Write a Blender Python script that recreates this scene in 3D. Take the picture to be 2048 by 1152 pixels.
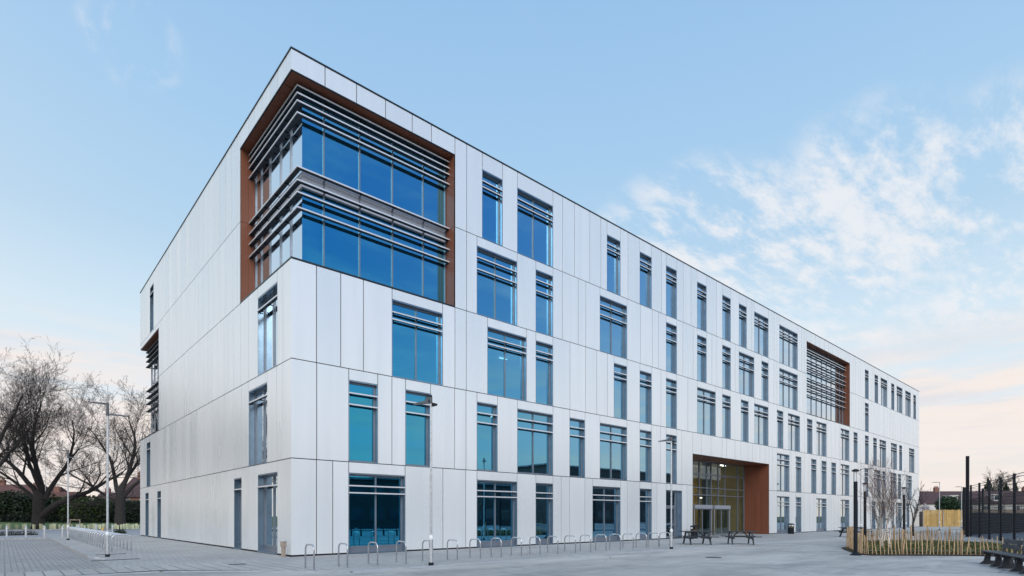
import bpy, math, random
from mathutils import Vector, Matrix
rad = math.radians
random.seed(7)
scn = bpy.context.scene
for o in list(bpy.data.objects): bpy.data.objects.remove(o)
C = scn.collection

# ------------------------------------------------------------------ camera
cam_d = bpy.data.cameras.new("camera"); cam = bpy.data.objects.new("camera", cam_d); C.objects.link(cam)
cam.location = (-8.44, -22.43, 1.6); cam.rotation_euler = (rad(90), 0, rad(-41.85))
cam_d.sensor_width = 36; cam_d.lens = 19.98; cam_d.shift_y = 0.2228
cam_d.clip_start = 0.1; cam_d.clip_end = 6000
scn.camera = cam
scn.render.resolution_x, scn.render.resolution_y = 1024, 576
# ------------------------------------------------------------------ exposure
scn.view_settings.view_transform = 'Standard'; scn.view_settings.look = 'None'
scn.view_settings.gamma = 1; scn.view_settings.exposure = 0.0
# ------------------------------------------------------------------ sky
world = bpy.data.worlds.new("World"); scn.world = world; world.use_nodes = True
class NB:
    def __init__(s, tree):
        s.t = tree; s.n = tree.nodes; s.l = tree.links
    def new(s, typ, **kw):
        n = s.n.new(typ)
        for k, v in kw.items(): setattr(n, k, v)
        return n
    def put(s, sock, v):
        if isinstance(v, bpy.types.NodeSocket): s.l.new(v, sock)
        elif v is not None:
            if isinstance(v, (tuple, list)) and len(v) == 3 and sock.type == 'RGBA': v = (*v, 1)
            sock.default_value = v
    def m(s, op, a, b=None, c=None, clamp=False):
        n = s.new('ShaderNodeMath', operation=op, use_clamp=clamp)
        s.put(n.inputs[0], a)
        if b is not None: s.put(n.inputs[1], b)
        if c is not None: s.put(n.inputs[2], c)
        return n.outputs[0]
    def vm(s, op, a, b=None, out=0):
        n = s.new('ShaderNodeVectorMath', operation=op)
        s.put(n.inputs[0], a)
        if b is not None: s.put(n.inputs[1], b)
        return n.outputs[out]
    def dot(s, a, b): return s.vm('DOT_PRODUCT', a, b, 'Value')
    def mix(s, f, a, b, mode='MIX'):
        n = s.new('ShaderNodeMix', data_type='RGBA', blend_type=mode)
        s.put(n.inputs[0], f); s.put(n.inputs[6], a); s.put(n.inputs[7], b)
        return n.outputs[2]
    def ramp(s, f, stops, interp='LINEAR'):
        n = s.new('ShaderNodeValToRGB'); e = n.color_ramp.elements; n.color_ramp.interpolation = interp
        while len(e) < len(stops): e.new(0.5)
        for i, (p, c) in enumerate(stops):
            e[i].position = p; e[i].color = (*c, 1) if isinstance(c, tuple) else (c, c, c, 1)
        s.put(n.inputs[0], f); return n.outputs[0]
    def smooth(s, v, a, b):
        n = s.new('ShaderNodeMapRange', interpolation_type='SMOOTHSTEP')
        s.put(n.inputs[0], v); n.inputs[1].default_value = a; n.inputs[2].default_value = b
        return n.outputs[0]
    def noise(s, vec, scale=1, detail=4, rough=.5, dist=0, out=0):
        n = s.new('ShaderNodeTexNoise'); s.put(n.inputs['Vector'], vec)
        n.inputs['Scale'].default_value = scale; n.inputs['Detail'].default_value = detail
        n.inputs['Roughness'].default_value = rough; n.inputs['Distortion'].default_value = dist
        return n.outputs[out]
    def mapping(s, vec, scale=(1, 1, 1), rot=(0, 0, 0), loc=(0, 0, 0)):
        n = s.new('ShaderNodeMapping'); s.put(n.inputs[0], vec)
        n.inputs['Scale'].default_value = scale; n.inputs['Rotation'].default_value = rot; n.inputs['Location'].default_value = loc
        return n.outputs[0]

def build_sky():
    t = world.node_tree; t.nodes.clear(); w = NB(t)
    d = w.new('ShaderNodeTexCoord').outputs['Generated']
    sep = w.new('ShaderNodeSeparateXYZ'); w.put(sep.inputs[0], d)
    x, y, z = sep.outputs
    base = w.ramp(z, [(0.0, (.90, .78, .68)), (.065, (.86, .80, .76)), (.15, (.77, .83, .88)), (.28, (.64, .79, .90)), (.40, (.46, .66, .85)),
                      (.54, (.375, .60, .845)), (.68, (.315, .535, .82)), (.95, (.24, .45, .77))])
    # behind the camera the sky is a deeper blue, towards the sunset (-x) it glows
    back = w.m('MULTIPLY', w.m('MULTIPLY', y, -1.5, clamp=True), w.smooth(z, .05, .5))
    base = w.mix(w.m('MULTIPLY', back, .92), base, (.12, .33, .72))
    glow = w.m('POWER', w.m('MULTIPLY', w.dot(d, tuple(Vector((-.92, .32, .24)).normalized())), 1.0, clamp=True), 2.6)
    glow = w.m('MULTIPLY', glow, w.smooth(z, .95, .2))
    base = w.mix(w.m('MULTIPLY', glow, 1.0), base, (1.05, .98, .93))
    # clouds on a plane high above
    zz = w.m('ADD', w.m('MAXIMUM', z, 0.0), .10)
    cx = w.m('DIVIDE', x, zz); cy = w.m('DIVIDE', y, zz)
    comb = w.new('ShaderNodeCombineXYZ'); w.put(comb.inputs[0], cx); w.put(comb.inputs[1], cy)
    p = comb.outputs[0]
    n1 = w.m('ADD', w.m('MULTIPLY', w.noise(w.mapping(p, (1.6, 3.6, 1), (0, 0, rad(18))), 3.6, 10, .66, .12), .6), w.m('MULTIPLY', w.noise(w.mapping(p, (1, 2.4, 1), (0, 0, rad(18)), (1, 3, 0)), 1.6, 3, .5), .4))
    n2 = w.noise(w.mapping(p, (1, 1.6, 1), (0, 0, rad(-30)), (3, 1, 0)), 1.1, 4, .5)
    warp = w.m('MULTIPLY', w.m('SUBTRACT', n2, .5), .05)
    def mask(dirv, a, b):
        v = Vector(dirv).normalized()
        return w.smooth(w.m('ADD', w.dot(d, tuple(v)), warp), a, b)
    m1 = mask((.866, .271, .385), .983, .998)
    for dv, a_, b_ in (((.92, .13, .35), .984, .998), ((.81, .40, .37), .984, .998), ((.74, .50, .35), .989, .999), ((.94, -.03, .32), .982, .998), ((.93, -.25, .30), .97, .997)):
        m1 = w.m('MAXIMUM', m1, mask(dv, a_, b_))
    c1 = w.m('MULTIPLY', m1, w.smooth(n1, .42, .60))
    m3 = w.smooth(w.m('ADD', w.dot(d, tuple(Vector((.115, .82, .575)).normalized())), w.m('MULTIPLY', warp, .08)), .9985, .9999)
    n3 = w.noise(w.mapping(p, (5, 2, 1), (0, 0, rad(35)), (7, 2, 0)), 2.6, 8, .62, .4)
    c3 = w.m('MULTIPLY', w.m('MULTIPLY', m3, w.smooth(n3, .46, .72)), .55)
    # faint wisps over the rest of the sky
    n5 = w.noise(w.mapping(p, (1.2, 5, 1), (0, 0, rad(50)), (2, 9, 0)), 1.3, 8, .6, .5)
    c5 = w.m('MULTIPLY', w.smooth(n5, .62, .88), .05)
    c6 = w.m('MULTIPLY', w.m('MULTIPLY', w.smooth(w.noise(w.mapping(p, (1, 2.2, 1), (0, 0, rad(-15)), (4, 4, 0)), 1.5, 9, .62, .2), .46, .68), .42), w.smooth(y, -.1, -.45))
    cl = w.m('MAXIMUM', w.m('MAXIMUM', w.m('MAXIMUM', c1, c3), c5), c6)
    base = w.mix(w.m('MULTIPLY', cl, .88), base, (.86, .87, .90))
    # low banked cloud near the horizon, peach where the light catches it
    el = w.new('ShaderNodeCombineXYZ'); az = w.m('ARCTAN2', y, x)
    w.put(el.inputs[0], w.m('MULTIPLY', az, 2.2)); w.put(el.inputs[1], w.m('MULTIPLY', z, 17.0))
    n4 = w.noise(w.mapping(el.outputs[0], (1, 1, 1), (0, 0, 0), (4.6, 2.2, 0)), 1.5, 9, .55, .35)
    low = w.m('MULTIPLY', w.smooth(z, .0, .02), w.smooth(z, .30, .17))
    bank = w.m('MAXIMUM', w.m('MULTIPLY', mask((.0, .972, .205), .972, .992), .8), mask((.985, .151, .085), .984, .997))
    n7 = w.noise(w.mapping(el.outputs[0], (1.1, .9, 1), (0, 0, 0), (2.1, 5.7, 0)), 2.0, 9, .6, .15)
    c7 = w.m('MULTIPLY', w.m('MULTIPLY', w.m('MULTIPLY', bank, w.smooth(z, .01, .05)), w.smooth(z, .255, .215)), w.smooth(n7, .40, .56))
    c4 = w.m('MULTIPLY', low, w.smooth(n4, .42, .58))
    n6 = w.noise(w.mapping(el.outputs[0], (1, 1, 1), (0, 0, 0), (1.6, 8.2, 0)), 2.5, 6, .55, .3)
    lowc = w.mix(w.smooth(n6, .35, .65), (.78, .74, .76), (.96, .84, .76))
    base = w.mix(w.m('MULTIPLY', c4, .85), base, lowc)
    base = w.mix(w.m('MULTIPLY', c7, .85), base, (.93, .83, .78))
    nish = w.new('ShaderNodeTexSky', sky_type='NISHITA', sun_disc=False)
    nish.sun_elevation = rad(35); nish.sun_rotation = rad(210)
    base = w.mix(.004, base, nish.outputs[0], 'ADD')
    # ground colour below the horizon
    base = w.mix(w.smooth(z, -.01, .0), (.22, .24, .25), base)
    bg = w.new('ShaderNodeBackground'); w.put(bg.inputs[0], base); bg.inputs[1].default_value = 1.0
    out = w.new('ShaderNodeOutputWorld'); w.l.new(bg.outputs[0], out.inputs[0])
build_sky()
# ------------------------------------------------------------------ sun (veiled, very soft)
sun_d = bpy.data.lights.new("sun", 'SUN'); sun_d.energy = 2.3; sun_d.angle = rad(45); sun_d.color = (1, .95, .88)
sun = bpy.data.objects.new("sun", sun_d); C.objects.link(sun)
sdir = Vector((math.sin(rad(210))*math.cos(rad(35)), math.cos(rad(210))*math.cos(rad(35)), math.sin(rad(35))))
sun.rotation_euler = sdir.to_track_quat('Z', 'Y').to_euler()

# ------------------------------------------------------------------ helpers
class MB:
    def __init__(s): s.v = []; s.f = []; s.mi = []; s.cur = 0
    def quad(s, a, b, c, d):
        n = len(s.v); s.v += [tuple(a), tuple(b), tuple(c), tuple(d)]; s.f.append((n, n+1, n+2, n+3)); s.mi.append(s.cur)
    def tri(s, a, b, c):
        n = len(s.v); s.v += [tuple(a), tuple(b), tuple(c)]; s.f.append((n, n+1, n+2)); s.mi.append(s.cur)
    def hexa(s, p):   # p: 8 points, bottom 4 ccw then top 4
        n = len(s.v); s.v += [tuple(q) for q in p]
        for f in ((0,3,2,1),(4,5,6,7),(0,1,5,4),(1,2,6,5),(2,3,7,6),(3,0,4,7)):
            s.f.append(tuple(n+i for i in f)); s.mi.append(s.cur)
    def box(s, x0, x1, y0, y1, z0, z1, M=None):
        p = [(x0,y0,z0),(x1,y0,z0),(x1,y1,z0),(x0,y1,z0),(x0,y0,z1),(x1,y0,z1),(x1,y1,z1),(x0,y1,z1)]
        if M is not None: p = [M @ Vector(q) for q in p]
        s.hexa(p)
    def fbox(s, F, u0, u1, i0, i1, z0, z1):
        s.hexa([F(u0,i0,z0),F(u1,i0,z0),F(u1,i1,z0),F(u0,i1,z0),F(u0,i0,z1),F(u1,i0,z1),F(u1,i1,z1),F(u0,i1,z1)])
    def bar(s, a, b, w, h, up=(0,0,1)):
        a = Vector(a); b = Vector(b); d = (b-a).normalized(); u = Vector(up)
        r = d.cross(u)
        if r.length < 1e-4: r = d.cross(Vector((1,0,0)))
        r.normalize(); u = r.cross(d).normalized(); r = r*w/2; u = u*h/2
        s.hexa([a-r-u, a+r-u, b+r-u, b-r-u, a-r+u, a+r+u, b+r+u, b-r+u])
    def tube(s, pts, rads, n=8, cap=True):
        pts = [Vector(p) for p in pts]
        if not isinstance(rads, (list, tuple)): rads = [rads]*len(pts)
        rings = []; ref = None
        for i, p in enumerate(pts):
            d = (pts[min(i+1, len(pts)-1)] - pts[max(i-1, 0)])
            if d.length < 1e-9: d = Vector((0,0,1))
            d.normalize()
            if ref is None:
                ref = d.cross(Vector((0,0,1)) if abs(d.z) < .9 else Vector((1,0,0))).normalized()
            else:
                ref = ref - d*ref.dot(d)
                ref = ref.normalized() if ref.length > 1e-6 else d.orthogonal().normalized()
            w = d.cross(ref); st = len(s.v)
            for k in range(n):
                a = 2*math.pi*k/n
                s.v.append(tuple(p + (ref*math.cos(a) + w*math.sin(a))*rads[i]))
            rings.append(st)
        for i in range(len(rings)-1):
            a, b = rings[i], rings[i+1]
            for k in range(n):
                k2 = (k+1) % n; s.f.append((a+k, b+k, b+k2, a+k2)); s.mi.append(s.cur)
        if cap and n > 3:
            s.f.append(tuple(rings[0]+k for k in range(n))); s.mi.append(s.cur)
            s.f.append(tuple(rings[-1]+k for k in reversed(range(n)))); s.mi.append(s.cur)
    def lathe(s, prof, n=16, c=(0,0,0)):
        rings = []
        for r, z in prof:
            st = len(s.v); rings.append(st)
            for k in range(n):
                a = 2*math.pi*k/n; s.v.append((c[0]+r*math.cos(a), c[1]+r*math.sin(a), c[2]+z))
        for i in range(len(rings)-1):
            a, b = rings[i], rings[i+1]
            for k in range(n):
                k2 = (k+1) % n; s.f.append((a+k, a+k2, b+k2, b+k)); s.mi.append(s.cur)
        s.f.append(tuple(rings[0]+k for k in reversed(range(n)))); s.mi.append(s.cur)
        s.f.append(tuple(rings[-1]+k for k in range(n))); s.mi.append(s.cur)
    def prism(s, poly, z0, z1):   # poly of xy, ccw
        n = len(s.v); k = len(poly)
        s.v += [(p[0], p[1], z0) for p in poly] + [(p[0], p[1], z1) for p in poly]
        s.f.append(tuple(n+i for i in reversed(range(k)))); s.mi.append(s.cur)
        s.f.append(tuple(n+k+i for i in range(k))); s.mi.append(s.cur)
        for i in range(k):
            j = (i+1) % k; s.f.append((n+i, n+j, n+k+j, n+k+i)); s.mi.append(s.cur)
    def build(s, name, mats, parent=None, smooth=False, bevel=0):
        me = bpy.data.meshes.new(name); me.from_pydata(s.v, [], s.f)
        if not isinstance(mats, (list, tuple)): mats = [mats]
        for m in mats: me.materials.append(m)
        if len(mats) > 1: me.polygons.foreach_set('material_index', s.mi)
        if smooth: me.polygons.foreach_set('use_smooth', [True]*len(me.polygons))
        me.update()
        o = bpy.data.objects.new(name, me); C.objects.link(o)
        if parent: o.parent = parent
        if bevel:
            b = o.modifiers.new('bevel', 'BEVEL'); b.width = bevel; b.segments = 2; b.limit_method = 'ANGLE'
        return o
def tag(o, label=None, cat=None, group=None, kind=None):
    if label: o['label'] = label
    if cat: o['category'] = cat
    if group: o['group'] = group
    if kind: o['kind'] = kind
    return o
def empty(name, loc=(0,0,0), rz=0):
    e = bpy.data.objects.new(name, None); C.objects.link(e); e.location = loc; e.rotation_euler = (0,0,rz)
    e.empty_display_size = .3
    return e
KIDS = {}
def copy_tree(o, parent=None):
    c = o.copy(); C.objects.link(c); c.parent = parent
    for ch in list(o.children): copy_tree(ch, c)
    return c
AX = (.7449, .6672); AY = (-.6672, .7449)
def at(px, d):     # picture column and depth -> place on the site
    l = (px-1024)/1136.6*d
    return (-8.44 + l*AX[0] + d*AX[1], -22.43 + l*AY[0] + d*AY[1])
RIGHT = Vector((.7449, -.6672, 0)); FWD = Vector((.6672, .7449, 0))
ZR = math.atan2(-.6672, .7449)

# ------------------------------------------------------------------ materials
def mat(name, col=(.5,.5,.5), rough=.5, metal=0, spec=.5, var=0, nscale=3, bump=0, bscale=40, coat=0, fn=None, vec='Object', island=0, stretch=(1,1,1)):
    m = bpy.data.materials.new(name); m.use_nodes = True; t = m.node_tree; t.nodes.clear(); w = NB(t)
    b = w.new('ShaderNodeBsdfPrincipled'); o = w.new('ShaderNodeOutputMaterial'); w.l.new(b.outputs[0], o.inputs[0])
    b.inputs['Roughness'].default_value = rough; b.inputs['Metallic'].default_value = metal
    b.inputs['Specular IOR Level'].default_value = spec; b.inputs['Coat Weight'].default_value = coat
    tc = w.new('ShaderNodeTexCoord').outputs[vec] if vec != 'Pos' else w.new('ShaderNodeNewGeometry').outputs['Position']
    c = None
    if var:
        n = w.noise(w.mapping(tc, stretch), nscale, 6, .6)
        f = w.smooth(n, .3, .7)
        c = w.mix(f, tuple(v*(1-var) for v in col), tuple(min(1, v*(1+var)) for v in col))
    if island:
        g = w.new('ShaderNodeNewGeometry').outputs['Random Per Island']
        k = w.m('ADD', w.m('MULTIPLY', g, 2*island), 1-island)
        src = c if c is not None else tuple(col)
        mul = w.new('ShaderNodeCombineColor'); [w.put(mul.inputs[i], k) for i in range(3)]
        c = w.mix(1.0, src, mul.outputs[0], 'MULTIPLY')
    if c is not None: w.put(b.inputs['Base Color'], c)
    else: b.inputs['Base Color'].default_value = (*col, 1)
    if bump:
        n = w.noise(tc, bscale, 4, .6)
        bn = w.new('ShaderNodeBump'); bn.inputs['Strength'].default_value = bump; bn.inputs['Distance'].default_value = .02
        w.put(bn.inputs['Height'], n); w.l.new(bn.outputs[0], b.inputs['Normal'])
    if fn: fn(w, b, tc)
    return m
M = {}
def clad_fn(w, b, tc):
    g = w.new('ShaderNodeNewGeometry').outputs['Random Per Island']
    pos = w.new('ShaderNodeNewGeometry').outputs['Position']
    n = w.noise(w.mapping(pos, (2.2, 2.2, .15)), 1, 3, .5)
    n2 = w.noise(w.mapping(pos, (.35, .35, .25)), 1, 4, .5)
    a = w.mix(g, (.81, .845, .85), (.885, .905, .905))
    a = w.mix(w.m('MULTIPLY', w.smooth(n, .35, .75), .45), a, (.76, .795, .805))
    w.put(b.inputs['Base Color'], a)
    w.put(b.inputs['Roughness'], w.m('ADD', w.m('MULTIPLY', n, .06), w.m('ADD', .23, w.m('MULTIPLY', g, .08))))
    # every panel sits a touch out of true: tilt its shading normal by a hair, as real sheet metal does
    rnd = w.new('ShaderNodeTexWhiteNoise', noise_dimensions='1D'); w.put(rnd.inputs['W'], g)
    off = w.vm('SUBTRACT', rnd.outputs['Color'], (.5, .5, .5))
    sc = w.new('ShaderNodeVectorMath', operation='SCALE'); w.put(sc.inputs[0], off); sc.inputs['Scale'].default_value = .022
    nrm = w.new('ShaderNodeNewGeometry').outputs['Normal']
    wv = w.vm('SUBTRACT', w.noise(w.mapping(pos, (1.1, 1.1, .25)), 1, 2, .5, 0, 1), (.5, .5, .5))
    sc2 = w.new('ShaderNodeVectorMath', operation='SCALE'); w.put(sc2.inputs[0], wv); sc2.inputs['Scale'].default_value = .03
    nn = w.vm('NORMALIZE', w.vm('ADD', nrm, w.vm('ADD', sc.outputs[0], sc2.outputs[0])))
    w.put(b.inputs['Normal'], nn)
M['clad'] = mat('white_metal_panel', rough=.3, metal=.36, spec=.6, fn=clad_fn)
M['dark'] = mat('dark_membrane', (.02,.022,.025), .8)
M['coping'] = mat('dark_coping', (.03,.04,.05), .4, .5, var=.2)
M['reveal'] = mat('grey_aluminium_lining', (.27,.36,.45), .2, .8, var=.08, nscale=2)
M['frame'] = mat('grey_window_frame', (.20,.225,.265), .35, .4, var=.06)
M['plate'] = mat('shade_toned_blade_plate', (.035,.045,.06), .4, .3, var=.05)  # shade beneath the silver blades is put into this plate colour
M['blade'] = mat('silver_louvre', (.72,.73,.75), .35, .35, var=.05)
M['spandrel'] = mat('pale_grey_spandrel', (.42,.44,.49), .35, .1, var=.04)
M['lobby'] = mat('grey_lobby_header', (.30,.32,.36), .4, .2)
def wood_fn(w, b, tc):
    pos = w.new('ShaderNodeNewGeometry').outputs['Position']
    g = w.new('ShaderNodeNewGeometry').outputs['Random Per Island']
    n = w.noise(w.mapping(pos, (30, 30, 1.2)), 1, 5, .6)
    a = w.mix(g, (.175, .063, .036), (.235, .084, .046))
    w.put(b.inputs['Base Color'], w.mix(w.smooth(n, .3, .7), a, (.20, .071, .039)))
M['rust'] = mat('rust_brown_cladding', rough=.45, spec=.4, fn=wood_fn)
M['interior'] = mat('interior_plaster', (.45,.46,.44), .8, var=.05)
M['slab'] = mat('interior_slab', (.25,.26,.27), .8, var=.1)
M['warmwall'] = mat('foyer_wall', (.40,.34,.18), .8, var=.1)
M['white_paint'] = mat('white_paint', (.75,.77,.78), .5, var=.04)
def glass(name, tint, trans, f0, power=2.6, white=.92, ripple=.006):
    m = bpy.data.materials.new(name); m.use_nodes = True; t = m.node_tree; t.nodes.clear(); w = NB(t)
    out = w.new('ShaderNodeOutputMaterial')
    lw = w.new('ShaderNodeNewGeometry')
    cosv = w.m('ABSOLUTE', w.dot(lw.outputs['Incoming'], lw.outputs['True Normal']))
    f = w.m('MULTIPLY', w.m('POWER', w.m('SUBTRACT', 1.0, cosv, clamp=True), power), 1.4 if power < 2 else 1.0, clamp=True)
    refl = w.mix(f, tint, (white, white, white))
    gl = w.new('ShaderNodeBsdfGlossy'); w.put(gl.inputs['Color'], refl); gl.inputs['Roughness'].default_value = .0
    # panes are never optically flat
    n = w.vm('SUBTRACT', w.noise(lw.outputs['Position'], .9, 2, .5, 0, 1), (.5, .5, .5))
    sc = w.new('ShaderNodeVectorMath', operation='SCALE'); w.put(sc.inputs[0], n); sc.inputs['Scale'].default_value = ripple
    w.put(gl.inputs['Normal'], w.vm('NORMALIZE', w.vm('ADD', lw.outputs['Normal'], sc.outputs[0])))
    tr = w.new('ShaderNodeBsdfTransparent'); tr.inputs[0].default_value = (*trans, 1)
    mx = w.new('ShaderNodeMixShader')
    fac = w.m('ADD', f0, w.m('MULTIPLY', f, 1-f0), clamp=True)
    w.put(mx.inputs[0], fac); w.l.new(tr.outputs[0], mx.inputs[1]); w.l.new(gl.outputs[0], mx.inputs[2])
    w.l.new(mx.outputs[0], out.inputs[0])
    return m
M['glass'] = glass('blue_solar_glass', (.012, .42, .68), (.14, .34, .44), .74, 1.6, .98)
M['clear'] = glass('clear_door_glass', (.30, .42, .48), (.72, .80, .76), .22, 3.5)
M['steel'] = mat('brushed_steel', (.55,.56,.57), .3, .9, var=.06)
M['galv'] = mat('galvanised_steel', (.56,.58,.60), .42, .75, var=.14, nscale=12, bump=.05)
M['black'] = mat('black_powder_coat', (.007,.010,.015), .5, 0, .25, var=.1)
M['blackplastic'] = mat('black_recycled_plastic', (.018,.023,.031), .5, var=.25, nscale=8, bump=.3, bscale=60)
M['lampgrey'] = mat('dark_grey_luminaire', (.10,.11,.12), .4, .3, var=.1)
M['lens'] = mat('frosted_lamp_lens', (.75,.76,.76), .3, var=.03)
M['timberpost'] = mat('beige_timber_post', (.36,.29,.23), .75, var=.2, nscale=14, bump=.2, stretch=(1,1,.15))
M['paling'] = mat('cleft_chestnut', (.43,.30,.175), .8, var=.35, nscale=18, bump=.3, island=.4, stretch=(1,1,.15))
M['yellowwood'] = mat('fresh_pine_board', (.52,.34,.12), .75, var=.2, nscale=10, island=.22, stretch=(1,1,.1))
M['bark'] = mat('dark_bark', (.03,.026,.024), .9, var=.35, nscale=6, bump=.6, bscale=12)
def birch_fn(w, b, tc):
    pos = w.new('ShaderNodeNewGeometry').outputs['Position']
    n = w.noise(w.mapping(pos, (6, 6, 22)), 1, 4, .6)
    w.put(b.inputs['Base Color'], w.mix(w.smooth(n, .54, .62), (.62, .57, .50), (.10, .07, .055)))
M['birch'] = mat('birch_bark', rough=.7, fn=birch_fn)
M['twig'] = mat('reddish_birch_twig', (.16,.10,.085), .85, var=.2)
M['hedge'] = mat('dark_hedge_leaf', (.016,.028,.012), .6, spec=.3, island=.55)
M['hedge2'] = mat('olive_hedge_leaf', (.04,.058,.015), .6, spec=.3, island=.5)
M['conifer'] = mat('conifer_leaf', (.03,.062,.028), .6, spec=.3, island=.5)
M['cover'] = mat('ground_cover_leaf', (.10,.11,.04), .6, spec=.3, island=.6, var=.45, nscale=.9, vec='Pos')
M['blossom'] = mat('pale_blossom', (.62,.52,.55), .7, island=.25)
M['roofred'] = mat('dark_red_roof_tile', (.075,.042,.042), .8, var=.25, nscale=20)
M['roofred2'] = mat('orange_red_roof_tile', (.12,.055,.045), .8, var=.25, nscale=20)
M['render'] = mat('white_house_render', (.66,.66,.64), .8, var=.08)
M['brick'] = mat('house_brick', (.22,.11,.08), .85, var=.3, nscale=30)
M['dullbrick'] = mat('old_brown_brick', (.17,.13,.12), .85, var=.3, nscale=14)
M['housewin'] = mat('house_window_glass', (.05,.07,.09), .1, 0, .8)
M['carpaint'] = mat('silver_white_car_paint', (.62,.66,.70), .25, .2, coat=.6)
M['rubber'] = mat('tyre_rubber', (.015,.015,.015), .8)
M['cone'] = mat('yellow_orange_cone', (.62,.36,.05), .5)
M['guard'] = mat('pale_tree_guard', (.50,.52,.33), .55, var=.15, nscale=6, island=.15)
M['reflbrick'] = mat('school_dark_brick', (.07,.06,.06), .8, var=.2)

# ground materials ---------------------------------------------------
def paver(name, c1, c2, mortar, bw, bh, rot=0, msize=.012, var=.26, rough=.75, offset=.5):
    def fn(w, b, tc):
        pos = w.new('ShaderNodeNewGeometry').outputs['Position']
        v = w.mapping(pos, (1,1,1), (0,0,rot))
        br = w.new('ShaderNodeTexBrick'); w.put(br.inputs['Vector'], v)
        br.inputs['Color1'].default_value = (*c1, 1); br.inputs['Color2'].default_value = (*c2, 1); br.inputs['Mortar'].default_value = (*mortar, 1)
        br.inputs['Scale'].default_value = 1; br.inputs['Brick Width'].default_value = bw; br.inputs['Row Height'].default_value = bh
        br.inputs['Mortar Size'].default_value = msize; br.inputs['Mortar Smooth'].default_value = .3; br.offset = offset
        n = w.noise(pos, .35, 7, .62); n2 = w.noise(pos, 5, 5, .6)
        c = w.mix(w.m('MULTIPLY', w.smooth(n, .35, .7), var*2.2), br.outputs[0], tuple(x*.62 for x in c1))
        c = w.mix(w.m('MULTIPLY', w.smooth(n2, .4, .7), .35), c, tuple(min(1, x*1.15) for x in c2))
        w.put(b.inputs['Base Color'], c)
        bn = w.new('ShaderNodeBump'); bn.inputs['Strength'].default_value = .5; bn.inputs['Distance'].default_value = .006
        w.put(bn.inputs['Height'], w.m('SUBTRACT', 1.0, br.outputs[1])); w.l.new(bn.outputs[0], b.inputs['Normal'])
    return mat(name, rough=rough, spec=.35, fn=fn)
M['pav_small'] = paver('grey_block_paving', (.37,.37,.36), (.45,.445,.435), (.16,.165,.17), .24, .16, rad(45), .010)
M['pav_park'] = paver('parking_block_paving', (.32,.32,.315), (.385,.38,.37), (.09,.095,.10), .30, .22, 0, .022)
M['pav_band'] = paver('slab_band_paving', (.365,.36,.35), (.43,.42,.41), (.08,.085,.09), 3.0, .40, rad(90), .020, offset=0)
def fore_fn(w, b, tc):
    pos = w.new('ShaderNodeNewGeometry').outputs['Position']
    n = w.noise(w.mapping(pos, (.12, .34, 1), (0,0,rad(12))), 1, 9, .62, .5)
    n2 = w.noise(pos, 1.6, 8, .65); n3 = w.noise(pos, 55, 3, .6)
    n4 = w.noise(w.mapping(pos, (.05,.08,1), (0,0,rad(-30)), (5,3,0)), 1, 6, .55, .8)
    c = w.mix(w.smooth(n, .32, .68), (.26,.26,.255), (.50,.48,.45))
    c = w.mix(w.m('MULTIPLY', w.smooth(n2, .42, .72), .55), c, (.50,.48,.455))
    c = w.mix(w.m('MULTIPLY', w.smooth(n4, .56, .66), .5), c, (.21,.21,.205))
    c = w.mix(w.m('MULTIPLY', w.smooth(n3, .45, .75), .35), c, (.17,.175,.185))
    n5 = w.noise(w.mapping(pos, (.25, 1.3, 1), (0,0,rad(-38)), (2,7,0)), 1, 8, .7, .6)
    c = w.mix(w.m('MULTIPLY', w.smooth(n5, .50, .66), .55), c, (.52,.51,.49))
    n6 = w.noise(w.mapping(pos, (.9, .3, 1), (0,0,rad(20)), (9,1,0)), 1, 7, .7, .4)
    c = w.mix(w.m('MULTIPLY', w.smooth(n6, .52, .68), .5), c, (.17,.175,.185))
    # hairline cracks
    v = w.new('ShaderNodeTexVoronoi', feature='DISTANCE_TO_EDGE'); v.inputs['Scale'].default_value = .16
    w.put(v.inputs['Vector'], w.vm('ADD', pos, w.noise(pos, .5, 5, .6, 0, 1)))
    cr = w.m('MULTIPLY', w.smooth(v.outputs[0], .006, .0), w.smooth(w.noise(pos, .13, 2), .5, .6))
    c = w.mix(w.m('MULTIPLY', cr, .8), c, (.10,.10,.11))
    w.put(b.inputs['Base Color'], c)
    w.put(b.inputs['Roughness'], w.m('ADD', .5, w.m('MULTIPLY', n2, .35)))
    bn = w.new('ShaderNodeBump'); bn.inputs['Strength'].default_value = .25; bn.inputs['Distance'].default_value = .01
    w.put(bn.inputs['Height'], n3); w.l.new(bn.outputs[0], b.inputs['Normal'])
M['forecourt'] = mat('worn_resin_forecourt', rough=.7, spec=.35, fn=fore_fn)
M['edging'] = mat('pale_concrete_edging', (.40,.41,.42), .8, var=.2, nscale=3, vec='Pos', bump=.2, bscale=30)
M['kerb'] = mat('kerb_concrete', (.34,.345,.35), .8, var=.22, nscale=5, vec='Pos', bump=.2, bscale=30)
M['kerbdark'] = mat('channel_grate', (.09,.095,.10), .7, var=.2, nscale=30, vec='Pos')
M['asphalt'] = mat('grey_asphalt', (.30,.31,.33), .8, var=.18, nscale=.6, vec='Pos', bump=.2, bscale=60)
M['grass'] = mat('mown_grass', (.085,.135,.035), .9, var=.35, nscale=1.2, vec='Pos', bump=.6, bscale=30)
M['field'] = mat('far_field', (.07,.09,.04), .9, var=.3, nscale=.05, vec='Pos')
M['soil'] = mat('dark_mulch_soil', (.075,.058,.036), .95, spec=.1, var=.4, nscale=8, vec='Pos', bump=.8, bscale=25)
M['court'] = mat('blue_grey_sports_court', (.13,.17,.22), .7, var=.12, nscale=1, vec='Pos')

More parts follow.
